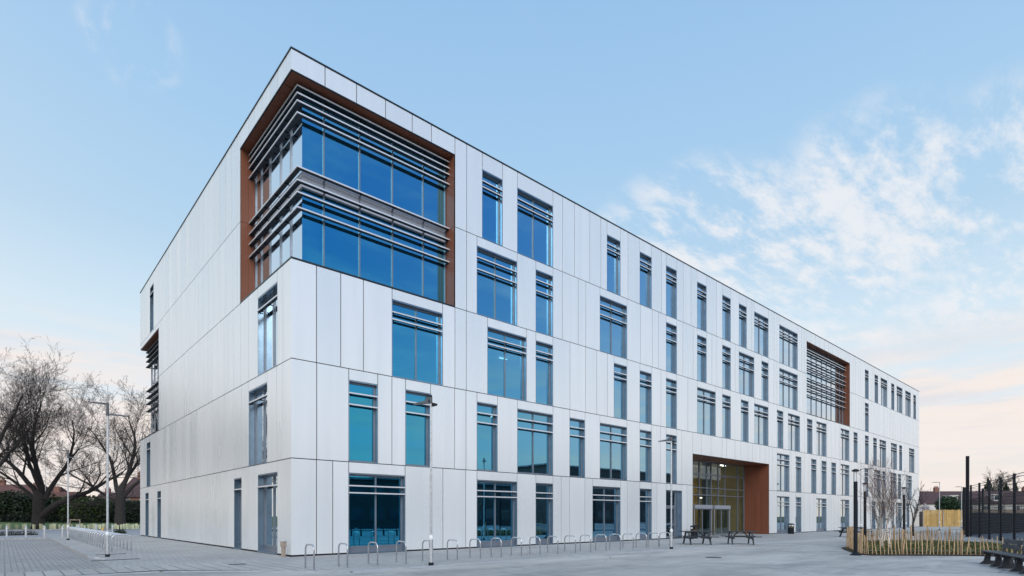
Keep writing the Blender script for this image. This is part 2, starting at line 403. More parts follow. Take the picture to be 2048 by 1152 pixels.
# ------------------------------------------------------------------ ground sheets
def sheet(name, poly, z, m, label=None):
    mb = MB(); n = len(poly); mb.v = [(p[0], p[1], z) for p in poly]; mb.f = [tuple(range(n))]; mb.mi = [0]
    o = mb.build(name, m); o['kind'] = 'structure'; return o
sheet('ground', [(-2500,-2500),(2500,-2500),(2500,2500),(-2500,2500)], -.012, M['field'])
sheet('forecourt', [(-60,-95),(140,-95),(140,-7.35),(-1.2,-7.35),(-3.0,-5.2),(-5.0,-3.55),(-8.0,-3.05),(-60,-3.05)], -.004, M['forecourt'])
sheet('paved_terrace', [(-5.9,-1.05),(-1.0,-1.05),(-1.0,-7.0),(150,-7.0),(150,-.02),(95,-.02),(95,34),(92.5,34),(92.5,-.02),(42.3,-.02),(42.3,2.25),(29.7,2.25),(29.7,-.02),(-.02,-.02),(-.02,42.5),(-5.9,42.5)], 0, M['pav_small'])
sheet('slab_band', [(-60,-1.05),(-60,-3.0),(-5.0,-3.0),(-3.2,-4.5),(-1.0,-7.0),(-1.0,-1.05)], .002, M['pav_band'])
sheet('parking_bays', [(-60,-1.05),(-5.9,-1.05),(-5.9,29),(-60,29)], -.002, M['pav_park'])
def strip(name, pts, w, z0, z1, m):
    mb = MB()
    for a, b in zip(pts[:-1], pts[1:]):
        a = Vector((*a, 0)); b = Vector((*b, 0)); d = (b-a).normalized(); n = Vector((-d.y, d.x, 0))*w
        mb.hexa([a+Vector((0,0,z0)), b+Vector((0,0,z0)), b+n+Vector((0,0,z0)), a+n+Vector((0,0,z0)),
                 a+Vector((0,0,z1)), b+Vector((0,0,z1)), b+n+Vector((0,0,z1)), a+n+Vector((0,0,z1))])
    o = mb.build(name, m); o['kind'] = 'structure'; return o
strip('concrete_edging', [(-60,-3.4),(-8.0,-3.4),(-5.1,-3.65),(-3.2,-5.1),(-1.15,-7.36)], .34, -.02, .006, M['edging'])
strip('concrete_edging', [(-.98,-7.36),(42,-7.36)], .34, -.02, .006, M['edging'])
strip('kerb', [(-5.9,4.4),(-5.9,29.0)], .16, -.02, .11, M['kerb'])
strip('kerb', [(-5.9,29.0),(-60,29.0)], -.16, -.02, .11, M['kerb'])
mb = MB(); mb.hexa([Vector(p) for p in ((-6.06,3.5,-.01),(-5.9,3.5,-.01),(-5.9,4.4,-.01),(-6.06,4.4,-.01),(-6.06,3.5,.01),(-5.9,3.5,.01),(-5.9,4.4,.11),(-6.06,4.4,.11))])
o = mb.build('kerb', M['kerb']); o['kind'] = 'structure'
sheet('verge_path', [(-60,29.2),(-5.9,29.2),(-5.9,42.5),(-.02,42.5),(-.02,33.05),(60,33.05),(60,61),(-60,61)], .0005, M['asphalt'])
# raised walkway bed with low plants
sheet('planting_strip', [(-60,40.0),(-6.2,40.0),(-6.2,42.5),(-60,42.5)], .05, M['soil'])
strip('kerb', [(-60,61),(60,61)], .2, -.02, .13, M['kerb'])
strip('kerb', [(-60,66.5),(60,66.5)], .15, -.02, .10, M['kerb'])
sheet('mulch_strip', [(-60,61.2),(60,61.2),(60,66.5),(-60,66.5)], .09, M['soil'])
mb = MB()
random.seed(3)
gx = [-140 + i*8 for i in range(36)]; gy = [66.6, 72, 80, 90, 100, 112, 130, 160, 200, 300]; gz = [.08, .1, .25, .48, .72, .85, .9, .9, .9, .9]
for i in range(len(gx)):
    for j in range(len(gy)): mb.v.append((gx[i], gy[j], gz[j] + (random.uniform(-.03,.03) if j > 0 else 0)))
for i in range(len(gx)-1):
    for j in range(len(gy)-1):
        a = i*len(gy)+j; b = (i+1)*len(gy)+j; mb.f.append((a, b, b+1, a+1)); mb.mi.append(0)
o = mb.build('grass_verge', M['grass'], smooth=True); o['kind'] = 'structure'
strip('concrete_edging', [at(1926,34.0), at(1960,31.0), at(1990,27.5), at(2030,25.0), at(2110,22.8)], .16, -.02, .10, M['edging'])
# drain covers
def drain(x, y, w, l, rz, name, label, rnd=False):
    mb = MB()
    if rnd:
        mb.lathe([(w*.98, 0), (w, .008), (w*.8, .010)], 24)
    else:
        mb.box(-w/2, w/2, -l/2, l/2, 0, .009)
        k = int(w/.06)
        for i in range(k): mb.box(-w/2+.02+i*.06, -w/2+.045+i*.06, -l/2+.02, l/2-.02, .009, .014)
    o = mb.build(name, M['kerbdark']); o.location = (x, y, .003); o.rotation_euler = (0,0,rz)
    return tag(o, label, 'drain cover')
drain(*at(475, 1136.6*1.6/(1129-1032.3)), .5, .28, ZR+.25, 'drain_grate', 'dark rectangular drain grate in the slab band left of the building corner')
drain(*at(1427, 1136.6*1.6/(1115-1032.3)), .3, .3, 0, 'manhole_cover', 'small dark round cover in the forecourt below the picnic tables', True)
for px, y, w, lb in ((222, 1108.8, 1.05, 'narrow dark channel grate at the foot of the double headed lamp post'), (232, 1120, 1.5, 'longer dark channel grate in front of the double headed lamp post')):
    drain(*at(px, 1136.6*1.6/(y-1032.3)), w, .22, .12, 'channel_grate', lb)
# low dropped kerb stones at the end of the walkway
def kstone(px, y, w, lb):
    mb = MB(); mb.hexa([Vector(p) for p in ((-w/2,-.1,0),(w/2,-.1,0),(w/2,.1,0),(-w/2,.1,0),(-w/2,-.07,.10),(w/2-.1,-.07,.03),(w/2-.1,.08,.03),(-w/2,.08,.10))])
    o = mb.build('kerb_stone', M['kerb'], bevel=.01); o.location = (*at(px, 1136.6*1.6/(y-1032.3)), 0); o.rotation_euler = (0,0,ZR)
    tag(o, lb, 'kerb stone')
kstone(203, 1118, .55, 'loose sloped grey kerb stone lying beside the channel grate')

# ------------------------------------------------------------------ the school building
FR = lambda u, i, z: Vector((u, i, z))
FL = lambda u, i, z: Vector((i, u, z))
FB = lambda u, i, z: Vector((u, 33.0-i, z))
FE = lambda u, i, z: Vector((92.5-i, u, z))
Z = [0, 3.89, 7.82, 11.75, 15.67, 20.0]
HEAD = [3.42, 7.34, 11.27, 15.18, 19.15]
BARS = [(2.92, 2.62), (6.84, 6.36), (10.75, 10.43), (14.66, 14.06), (18.62, 18.32)]
BL = empty('school_building'); tag(BL, 'long five storey white metal clad school building with glazed corner and recessed entrance', 'building')
q = .3437
WR = [
 [(7,8),(27,8),(39,4),(53,8),(67,4),(76,6),(128,8),(140,4),(155,8),(175,8),(187.5,4),(206,4),(213.5,8),(228.5,4),(235,8),(250,4)],
 [(7,4),(15,4),(27,4),(35,8),(47,4),(55,8),(67,4),(76,4),(128,8),(140,4),(151,4),(159,4),(167,4),(175,8),(198,4),(208,8),(218,4),(228,8),(238,4),(249.5,8)],
 [(13,8),(29,8),(39,4),(59,4),(67,4),(76,4),(88,8),(99,4),(108,4),(115,8),(128,4),(135,8),(148,4),(155,8),(175,8),(187,4),(198.5,4),(207.5,4),(214.5,8),(228.5,8),(239.5,4),(253.5,8)],
 [(27,8),(39,4),(55,8),(76,4),(88,4),(99,4),(107,8),(119,4),(129.5,12),(198.5,4)],
 [(28,4),(35,8),(57,4),(67,4),(76,4),(88,4),(99,4),(107,4),(115,8),(129.5,12),(198.5,4),(209,4),(216,8),(229,4),(236,8),(248,8),(260,4)]]
WR = [[(a*q + .01, (a+b)*q - .01) for a, b in r] for r in WR]
JR = [[.12,1.02,1.71,7.22,8.58,9.28,15.45,16.14,17.51,21.67,25.01,28.85],
      [.12,1.03,4.47,7.91,8.6,16.19,25.45,28.14],
      [.12,1.02,2.06,3.09,7.93,8.62,16.19,17.57,18.6,19.63,25.49,28.95],
      [8.64,15.54,16.9,17.59,23.11,24.48,25.2,28.28,29.69,32.4,33.05,36.12,43.38],
      [8.64,15.56,16.59,17.96,19.0,21.75,25.56,28.34,29.38,33.11,39.05,43.45]]
random.seed(11)
for r in range(5):
    u = 44.0
    while u < 92: JR[r].append(u); u += random.choice([2,3,3,4])*q
DOOR = (76*q + .01, 82*q - .01)
PORT = (29.62, 42.39, 6.22); RC2 = (50.79, 63.05, 11.80, 18.92)
CU = 7.93; CV = 6.47; CZ0, CZ1 = 11.80, 19.17
WL = [[(1.52, 3.97, 3.42), (6.26, 7.46, 3.42), (24.75, 26.1, 3.42), (29.4, 30.8, 3.42)], [(2.74, 5.22, 7.34), (28.71, 30.3, 7.34)],
      [(1.52, 3.97, 11.27)], [], [(27.42, 28.9, 19.15)]]
JL = []
random.seed(5)
for r in range(5):
    base = {0:[.15,1.0,5.14,6.27,8.4,9.69,10.59,11.69,12.74,13.97], 1:[.15,.9,1.6,6.27,7.6,9.04,10.32,11.41,12.44,13.47], 2:[.15,.9,5.22,6.39,7.46,8.4,9.14,10.32,11.3,12.27,13.1], 3:[6.9,7.6,8.9,10,11.0,12.1,13.2], 4:[6.9,7.9,8.8,9.9,11.1,12.0,13.1]}[r]
    u = base[-1] + 1.0; base = list(base)
    while u < 32.6: base.append(u); u += random.uniform(.85, 1.35)
    JL.append(base)
CRV = 25.52   # far recess: left facade from v=25.52 to the back corner, z 7.9..15.3
G = .018
def clad_row(mb, bk, F, U0, U1, z0, z1, openings, joints, depth=.04, bdepth=.30):
    """openings: (u0,u1,zlo,zhi,subjoints). panels fill what is left; bk gets a dark backing box behind each panel"""
    def panel(a, b, c, d):
        if b-a < .05 or d-c < .05: return
        mb.fbox(F, a+(G if a > U0+.01 else 0), b-(G if b < U1-.01 else 0), 0, depth, c+G, d-G); bk.fbox(F, max(a, .055), min(b, U1-.06), depth+.004, bdepth, c, d)
    ops = sorted(openings); cur = U0
    for (a, b, lo, hi, sj) in ops + [(U1, U1, 0, 0, [])]:
        js = [cur] + [j for j in sorted(joints) if cur+.25 < j < a-.25] + [a]
        for p, r in zip(js[:-1], js[1:]): panel(p, r, z0, z1)
        if b > a:
            sj = [a] + [j for j in sj if a+.2 < j < b-.2] + [b]
            for p, r in zip(sj[:-1], sj[1:]):
                if hi < z1-.04: panel(p, r, hi, z1)
                if lo > z0+.04: panel(p, r, z0, lo)
        cur = b
cr_, bk = MB(), MB()
HR = [1.38,2.77,4.15,5.52,6.57]
for r in range(5):
    ops = [(a, b, Z[r], HEAD[r], []) for a, b in WR[r] if not (r == 0 and abs(a-DOOR[0]) < .1)]
    if r == 0: ops += [(*DOOR, 0, HEAD[0], [])]
    if r == 0: ops += [(PORT[0], PORT[1], Z[0], Z[1], [])]
    if r == 1: ops += [(PORT[0], PORT[1], Z[1], PORT[2], [30.9,32.25,34.0,34.7,36.1,37.1,38.4,39.2,40.6,41.6])]
    if r == 3: ops += [(0, CU, CZ0, Z[4], []), (RC2[0], RC2[1], Z[3], Z[4], [])]
    if r == 4: ops += [(0, CU, Z[4], CZ1, HR), (RC2[0], RC2[1], Z[4], RC2[3], [51.9,53,54.2,55.4,56.6,57.8,59,60.3,61.6])]
    jr = JR[r] if r != 1 else [j for j in JR[r] if j < 29 or j > 42.4] + [43.1]
    clad_row(cr_, bk, FR, 0.0, 92.5, Z[r] + (.05 if r == 0 else 0), Z[r+1], ops, jr)
cr_.build('wall_cladding', M['clad'], BL)
cl_ = MB()
HL = [.54,1.46,2.4,3.35,4.37,5.21]
for r in range(5):
    ops = [(a, b, Z[r], h, []) for a, b, h in WL[r]]; U0, U1 = .0405, 33.0
    if r == 2: ops += [(CRV, 33.0, 7.90, Z[3], [])]
    if r == 3: ops += [(.042, CV, CZ0, Z[4], []), (CRV, 33.0, Z[3], 15.3, [26.6,27.9,29.1,30.4,31.7])]
    if r == 4: ops += [(.042, CV, Z[4], CZ1, HL)]
    clad_row(cl_, bk, FL, U0, U1, Z[r] + (.05 if r == 0 else 0), Z[r+1], ops, JL[r])
cl_.build('wall_cladding', M['clad'], BL)
cb_ = MB()
for r in range(5):
    ops = []
    if r == 2: ops = [(.042, 8, 7.9, Z[3], [])]
    if r == 3: ops = [(.042, 8, Z[3], 15.3, [])]
    js = [i*1.25 for i in range(1, 74)]
    clad_row(cb_, bk, FB, .042, 92.5, Z[r], Z[r+1], ops, js)
    clad_row(cb_, bk, FE, .042, 32.96, Z[r], Z[r+1], [], [i*1.25 for i in range(1, 27)])
cb_.build('wall_cladding', M['clad'], BL)
# plinth
bk.fbox(FR, .06, PORT[0], .02, .2, 0, .05); bk.fbox(FR, PORT[1], 92.4, .02, .2, 0, .05); bk.fbox(FL, .3, 32.9, .02, .2, 0, .05)
bk.build('wall_core', M['dark'], BL)
rf = MB(); rf.box(.32, 92.2, .32, 32.7, 19.3, 19.55); rf.build('roof', M['slab'], BL)
cp = MB()
cp.box(-.03, 92.53, -.03, .36, 20.0, 20.05); cp.box(-.03, .36, .36, 32.64, 20.0, 20.05); cp.box(-.03, 92.53, 32.64, 33.03, 20.0, 20.05); cp.box(92.17, 92.53, .36, 32.64, 20.0, 20.05)
cp.build('coping', M['coping'], BL)
# interior: floors, core, columns, ceiling lights seen through the glass
fl = MB()
for r in range(1, 5):
    zt = Z[r]
    if r == 1: fl.box(.9, 29.4, .9, 32.2, zt-.35, zt-.02); fl.box(42.7, 92.1, .9, 32.2, zt-.35, zt-.02)
    else: fl.box(.9, 92.1, .9, 32.2, zt-.35, zt-.02)
    if r < 3: fl.box(.32, .9, .32, 25, zt-.35, zt-.02)
    if r != 4 and r != 1: fl.box(.9, 92.1, .31, .9, zt-.35, zt-.02)
fl2 = MB(); fl2.box(.3, 92.2, .3, 32.7, -.3, -.02)
fl.build('floor_slab', M['slab'], BL)
core = MB()
core.box(9, 29.5, 7.5, 7.8, .01, 19.3); core.box(42.5, 92.1, 7.5, 7.8, .01, 19.3); core.box(29.5, 42.5, 7.5, 7.8, 6.4, 19.3)
core.box(9, 9.3, 7.5, 32, .01, 19.3)
for u in (15.2, 22.3, 29.2, 42.6, 50.2, 63.4, 70.5, 77.6, 84.8): core.box(u, u+.15, .9, 7.5, .01, 19.3)
core.build('inner_wall', M['interior'], BL)
colm = MB()
for z0, z1 in ((11.75, 15.3), (15.7, 19.25)): colm.box(1.35, 1.75, 1.5, 1.9, z0, z1)
for u in (8.6, 52, 56, 60): colm.box(u, u+.4, 1.6, 2.0, 7.85, 15.3)
colm.build('column', M['white_paint'], BL)
emis = bpy.data.materials.new('lit_ceiling_or_fill_light'); emis.use_nodes = True; emis.node_tree.nodes.clear(); w_ = NB(emis.node_tree)
e_ = w_.new('ShaderNodeEmission'); e_.inputs[0].default_value = (1, .95, .85, 1); e_.inputs[1].default_value = 9; oo = w_.new('ShaderNodeOutputMaterial'); w_.l.new(e_.outputs[0], oo.inputs[0])
for (u, v, z) in ((3.2, 2.8, 7.35), (6.2, 3.6, 7.35), (2.2, 5.6, 7.35), (12.8, 3, 7.35), (14.5, 4, 11.25), (11.5, 3.2, 11.25), (13.2, 2.5, 19.2), (24, 3, 7.35), (20.5, 4.2, 7.35), (31.2, 3.6, 11.25), (48, 3, 7.35), (21.0, 3.4, 15.2)):
    m_ = MB(); m_.box(u-.3, u+.3, v-.05, v+.05, z+.02, z+.08); m_.build('ceiling_or_fill_light', emis, BL)

random.seed(77)
bl_ = MB()
for r in range(5):
    for (a, b) in WR[r]:
        if r == 0 and abs(a-DOOR[0]) < .1: continue
        if random.random() < .22: zb = random.choice([.5, .8, 1.3]); bl_.box(a+.12, b-.12, .42, .45, HEAD[r]-zb, HEAD[r]-.05)
        if random.random() < .3 and r < 4: bl_.box(a+.2, b-.3, 1.2, 1.9, Z[r]+.70, Z[r]+.74); bl_.box(a+.25, a+.3, 1.5, 1.55, Z[r], Z[r]+.7); bl_.box(b-.4, b-.35, 1.5, 1.55, Z[r], Z[r]+.7)
bl_.build('blinds_and_desks', M['white_paint'], BL)
def window(F, u0, u1, z0, z1, bars, panes, apron=0, ins=.20, lining_floor=True, cull=0):
    """recessed aluminium window: lining + frame + mullions, one object; panes and louvre blades hang on it"""
    fr = MB(); t = .035
    # lining of the reveal
    fr.cur = 1
    fr.fbox(F, u0-.005, u0+t, .014, .32, z0, z1); fr.fbox(F, u1-t, u1+.005, .014, .32, z0, z1)
    fr.fbox(F, u0+t, u1-t, .014, .32, z1-t, z1+.005)
    fr.fbox(F, u0+t, u1-t, -.012, .32, z0-.004, z0+t)
    fr.cur = 0
    a, b, c, d = u0+t, u1-t, z0+t+apron, z1-t
    fw = .065
    if apron: fr.fbox(F, a, b, ins+.01, ins+.08, z0+t, c)
    fr.fbox(F, a, a+fw, ins, ins+.09, c, d); fr.fbox(F, b-fw, b, ins, ins+.09, c, d)
    fr.fbox(F, a+fw, b-fw, ins, ins+.09, d-fw, d); fr.fbox(F, a+fw, b-fw, ins, ins+.09, c, c+fw)
    inner = (b-a-2*fw)
    for k in range(1, panes):
        x = a+fw+inner*k/panes; fr.fbox(F, x-.028, x+.028, ins-.01, ins+.085, c+fw, d-fw)
    w = fr.build('window', [M['frame'], M['reveal']], BL)
    for k in range(panes):
        g = MB(); x0 = a+fw+inner*k/panes + (.028 if k else 0); x1 = a+fw+inner*(k+1)/panes - (.028 if k < panes-1 else 0)
        p = [F(x0, ins+.045, c+fw), F(x1, ins+.045, c+fw), F(x1, ins+.045, d-fw), F(x0, ins+.045, d-fw)]
        g.quad(*p); g.build('pane', M['glass'], w)
    for zb in bars:
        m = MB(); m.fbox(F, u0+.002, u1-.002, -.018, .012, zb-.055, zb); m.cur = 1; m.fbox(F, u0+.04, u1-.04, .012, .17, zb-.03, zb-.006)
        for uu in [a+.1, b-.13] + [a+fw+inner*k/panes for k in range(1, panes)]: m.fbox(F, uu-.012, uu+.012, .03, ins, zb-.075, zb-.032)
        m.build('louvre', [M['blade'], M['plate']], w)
    return w
for r in range(5):
    for (a, b) in WR[r]:
        if r == 0 and abs(a-DOOR[0]) < .1: continue
        n = max(1, round((b-a)/1.37))
        window(FR, a, b, Z[r] + (.02 if r == 0 else 0), HEAD[r], BARS[r], n, apron=.2 if r == 0 else 0)
    for (a, b, h) in WL[r]:
        window(FL, a, b, Z[r] + (.02 if r == 0 else 0), h, BARS[r][:1], 2 if b-a > 1.7 else 1, apron=.2 if r == 0 else 0, ins=.27)
# glazed side door
def side_door():
    u0, u1 = DOOR; fr = MB(); t = .035; ins = .2
    fr.cur = 1
    fr.fbox(FR, u0, u0+t, .014, .32, 0.01, 3.42); fr.fbox(FR, u1-t, u1, .014, .32, 0.01, 3.42); fr.fbox(FR, u0+t, u1-t, .014, .32, 3.385, 3.425)
    fr.fbox(FR, u1-.5, u1-t, ins-.02, .3, .01, 3.385)
    fr.cur = 0
    fr.fbox(FR, u0+t, u0+.1, ins, .29, .01, 3.385); fr.fbox(FR, u1-.57, u1-.5, ins, .29, .01, 3.385)
    fr.fbox(FR, u0+.1, u1-.57, ins, .29, 2.25, 2.37); fr.fbox(FR, u0+.1, u1-.57, ins, .29, 3.32, 3.385)
    w = fr.build('door_frame', [M['frame'], M['reveal']], BL)
    g = MB(); g.quad(FR(u0+.1,.25,2.37), FR(u1-.57,.25,2.37), FR(u1-.57,.25,3.32), FR(u0+.1,.25,3.32)); g.build('pane', M['glass'], w)
    d = MB()
    a, b = u0+.105, u1-.575
    d.fbox(FR, a, a+.09, ins+.02, .27, .02, 2.245); d.fbox(FR, b-.09, b, ins+.02, .27, .02, 2.245)
    d.fbox(FR, a+.09, b-.09, ins+.02, .27, 2.14, 2.245); d.fbox(FR, a+.09, b-.09, ins+.02, .27, .02, .2); d.fbox(FR, a+.09, b-.09, ins+.02, .27, .98, 1.06)
    dd = d.build('door', M['frame'], BL)
    g = MB(); g.quad(FR(a+.09,.25,.2), FR(b-.09,.25,.2), FR(b-.09,.25,2.14), FR(a+.09,.25,2.14)); g.build('pane', M['glass'], dd)
    h = MB(); h.tube([FR(b-.05, ins+.02, .9), FR(b-.05, ins-.05, .9), FR(b-.05, ins-.05, 1.3), FR(b-.05, ins+.02, 1.3)], .014, 8); h.build('handle', M['steel'], dd)
side_door()

def lined_recess(F, uj, z0, z1, depth, jw=.06, soffit=None, step=.36):
    """brown clad jamb at u=uj made of vertical boards, facing down-u"""
    mb = MB(); x = .02
    while x < depth-.02:
        x1 = min(x+step, depth)
        for (c, d) in ((z0, min(z1, 15.66)), (15.685, z1)) if z1 > 16 else ((z0, min(z1, 3.88)), (3.905, z1)):
            if d > c: mb.fbox(F, uj-.03, uj+jw, x, x1-.012, c, d)
        x = x1
    mb.fbox(F, uj-.012, uj+jw-.01, .02, depth, z0, z1)
    return mb
# --- near corner, two storeys of glass behind louvres
GI = .71
fr = MB()
for u in (1.62, 3.25, 4.88, 6.54, 7.83): fr.fbox(FR, u-.03, u+.03, GI-.05, GI+.08, CZ0+.02, CZ1)
for u in (1.88, 3.07, 4.42, 5.58, 6.38): fr.fbox(FL, u-.025, u+.025, GI-.05, GI+.08, CZ0+.02, CZ1)
for z in (CZ0+.02, 15.06, 15.68, CZ1-.1):
    fr.box(GI-.02, CU, GI-.025, GI+.06, z, z+.07); fr.box(GI-.025, GI+.06, GI+.06, CV, z, z+.07)
cg = fr.build('corner_glazing', M['frame'], BL)
sp = MB(); sp.fbox(FR, GI, CU, GI-.012, GI+.03, 15.13, 15.68); sp.fbox(FL, GI+.03, CV, GI-.012, GI+.03, 15.13, 15.68); sp.build('spandrel', M['spandrel'], cg)
us = [GI, 1.62, 3.25, 4.88, 6.54, 7.83]; vs = [GI, 1.88, 3.07, 4.42, 5.58, 6.38]
for (c, d) in ((CZ0+.09, 15.06), (15.75, CZ1-.1)):
    for a, b in zip(us[:-1], us[1:]):
        g = MB(); g.quad(FR(a,GI,c), FR(b,GI,c), FR(b,GI,d), FR(a,GI,d)); g.build('pane', M['glass'], cg)
    for a, b in zip(vs[:-1], vs[1:]):
        g = MB(); g.quad(FL(a,GI,c), FL(b,GI,c), FL(b,GI,d), FL(a,GI,d)); g.build('pane', M['glass'], cg)
LI = .37
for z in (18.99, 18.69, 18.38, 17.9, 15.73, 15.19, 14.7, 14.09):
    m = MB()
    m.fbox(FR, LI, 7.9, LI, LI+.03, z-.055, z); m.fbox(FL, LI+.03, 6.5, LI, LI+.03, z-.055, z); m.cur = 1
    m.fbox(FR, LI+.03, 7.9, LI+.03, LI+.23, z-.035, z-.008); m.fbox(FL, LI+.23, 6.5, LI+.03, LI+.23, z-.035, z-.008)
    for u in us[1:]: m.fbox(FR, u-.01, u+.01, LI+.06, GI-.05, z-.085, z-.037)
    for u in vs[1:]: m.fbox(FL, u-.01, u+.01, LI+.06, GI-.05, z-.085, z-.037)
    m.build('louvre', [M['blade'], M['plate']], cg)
mb = lined_recess(FR, CU-.03, CZ0, CZ1, GI+.1, step=.2); mb.build('side_lining', M['rust'], BL)
mb = lined_recess(FL, CV-.03, CZ0, CZ1, GI+.1, step=.36); mb.build('side_lining', M['rust'], BL)
so = MB(); so.cur = 0
for a, b in zip([.03]+HR, HR+[CU]): so.box(a+.006, b-.006, .045, GI+.2, CZ1-.03, CZ1-.003)
for a, b in zip([.95]+HL[1:], HL[1:]+[CV]): so.box(.045, GI+.2, a+.006, b-.006, CZ1-.03, CZ1-.003)
so.build('soffit', M['rust'], BL)
tr = MB(); tr.box(-.006, CU, -.006, .043, CZ1-.03, CZ1+.012); tr.box(-.006, .043, .043, CV, CZ1-.03, CZ1+.012); tr.build('flashing', M['coping'], BL); tr = MB()
tr.box(-.01, CU, -.01, GI, CZ0-.05, CZ0+.015); tr.box(-.01, GI, GI, CV, CZ0-.05, CZ0+.015); tr.build('sill', M['coping'], BL)
# --- middle recess on the long front
fr = MB()
um = [RC2[0]+.02, 52.4] + [53.79, 55.16, 56.59, 57.99, 59.36, 60.72, 62.0, 62.95]
for u in um[1:]: fr.fbox(FR, u-.03, u+.03, GI-.05, GI+.08, RC2[2], RC2[3])
for z in (RC2[2]+.02, 15.06, 15.68, RC2[3]-.1): fr.fbox(FR, RC2[0], RC2[1], GI-.02, GI+.06, z, z+.07)
rg = fr.build('recessed_glazing', M['frame'], BL)
for (c, d) in ((RC2[2]+.09, 15.06), (15.13, RC2[3]-.1)):
    for a, b in zip(um[:-1], um[1:]):
        g = MB(); g.quad(FR(a,GI,c), FR(b,GI,c), FR(b,GI,d), FR(a,GI,d)); g.build('pane', M['glass'], rg)
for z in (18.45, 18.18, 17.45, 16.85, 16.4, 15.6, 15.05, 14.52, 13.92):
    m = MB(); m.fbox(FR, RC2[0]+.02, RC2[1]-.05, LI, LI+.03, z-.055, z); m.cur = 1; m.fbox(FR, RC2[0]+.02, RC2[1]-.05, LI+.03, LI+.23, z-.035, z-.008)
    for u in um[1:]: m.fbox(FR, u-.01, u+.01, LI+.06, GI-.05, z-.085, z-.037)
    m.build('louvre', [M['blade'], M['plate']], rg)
mb = lined_recess(FR, RC2[1]-.03, Z[3], RC2[3], GI+.1, step=.25); mb.build('side_lining', M['rust'], BL)
so = MB(); so.fbox(FR, RC2[0]+.03, RC2[1]-.07, .045, GI+.2, RC2[3]-.03, RC2[3]-.003); so.fbox(FR, RC2[0], RC2[0]+.03, .045, GI, Z[3], RC2[3]); so.build('soffit', M['rust'], BL)
tr = MB(); tr.fbox(FR, RC2[0], RC2[1], -.01, GI, RC2[2]-.08, RC2[2]); tr.build('flashing', M['coping'], BL)
# --- far recess at the back corner of the side wall
fr = MB()
for v in (26.9, 28.3, 29.7, 31.1, 32.29): fr.fbox(FL, v-.03, v+.03, GI-.05, GI+.06, 7.9, 15.3)
for u in (1.62, 3.25, 4.88, 6.5): fr.fbox(FB, u-.03, u+.03, GI-.05, GI+.06, 7.9, 15.3)
for z in (7.9, 11.6, 15.22): fr.fbox(FL, CRV, 32.27, GI-.02, GI+.05, z, z+.07); fr.fbox(FB, GI+.05, 8, GI-.02, GI+.05, z, z+.07)
bg = fr.build('corner_glazing', M['frame'], BL)
for (c, d) in ((7.97, 11.6), (11.67, 15.22)):
    vv = [CRV, 26.9, 28.3, 29.7, 31.1, 32.29]
    for a, b in zip(vv[:-1], vv[1:]):
        g = MB(); g.quad(FL(a,GI,c), FL(b,GI,c), FL(b,GI,d), FL(a,GI,d)); g.build('pane', M['glass'], bg)
    g = MB(); g.quad(FB(GI,GI,c), FB(8,GI,c), FB(8,GI,d), FB(GI,GI,d)); g.build('pane', M['glass'], bg)
for z in (15.05, 14.7, 14.3, 13.85, 11.85, 11.3, 10.8, 10.2):
    m = MB(); m.fbox(FL, CRV+.02, 32.6, LI-.05, LI-.02, z-.055, z); m.fbox(FL, CRV+.02, 32.6, LI-.02, LI+.23, z-.035, z-.008); m.fbox(FB, LI, 8, LI-.02, LI+.23, z-.035, z-.008)
    m.build('louvre', M['coping'], bg)
so = MB(); so.box(.045, 8, CRV+.03, 32.955, 15.27, 15.297); so.fbox(FL, CRV-.02, CRV+.03, .045, GI+.1, 7.9, 15.3); so.build('soffit', M['rust'], BL)
tr = MB(); tr.fbox(FL, CRV, 33.0, -.01, GI, 7.83, 7.895); tr.fbox(FB, GI, 8, -.01, GI, 7.83, 7.895); tr.build('flashing', M['coping'], BL)

# --- entrance
PI_ = 2.23
mb = lined_recess(FR, PORT[1]-.03, .02, PORT[2], PI_+.05, step=.26); mb.build('side_lining', M['rust'], BL)
mb = MB(); mb.fbox(FR, PORT[0]-.05, PORT[0]+.03, .045, PI_, .02, PORT[2]); mb.build('side_lining', M['rust'], BL)
so = MB()
k = PORT[0]
while k < PORT[1]-.1: so.fbox(FR, k+.006, min(k+1.06, PORT[1])-.006, .045, PI_+.2, PORT[2]-.03, PORT[2]-.003); k += 1.06
so.build('soffit', M['rust'], BL)
tr = MB(); tr.fbox(FR, PORT[0], PORT[1], -.006, .05, PORT[2]-.02, PORT[2]+.008); tr.build('flashing', M['coping'], BL)
fr = MB(); um = [PORT[0]+.04, 31.6, 33.4, 34.5, 35.67, 36.4, 37.6, 38.73, 41.1, PORT[1]-.1]
for u in um: fr.fbox(FR, u-.035, u+.035, PI_, PI_+.12, .02, PORT[2])
tz = [(5.02, .12), (3.93, .07), (3.33, .07), (PORT[2]-.12, .12)]
for z, h in tz: fr.fbox(FR, PORT[0], PORT[1]-.05, PI_+.004, PI_+.11, z, z+h)
fr.fbox(FR, 38.73, PORT[1]-.05, PI_+.01, PI_+.1, .02, .14); fr.fbox(FR, PORT[0], 33, PI_+.01, PI_+.1, .02, .14)
eg = fr.build('entrance_glazing', M['frame'], BL)
zs = [.14, 3.33, 3.93, 5.02, PORT[2]-.12]
for a, b in zip(um[:-1], um[1:]):
    for c, d in zip(zs[:-1], zs[1:]):
        if c < 1 and 33 < a < 38: c = 2.5
        g = MB(); g.quad(FR(a,PI_+.06,c), FR(b,PI_+.06,c), FR(b,PI_+.06,d), FR(a,PI_+.06,d)); g.build('pane', M['clear'], eg)
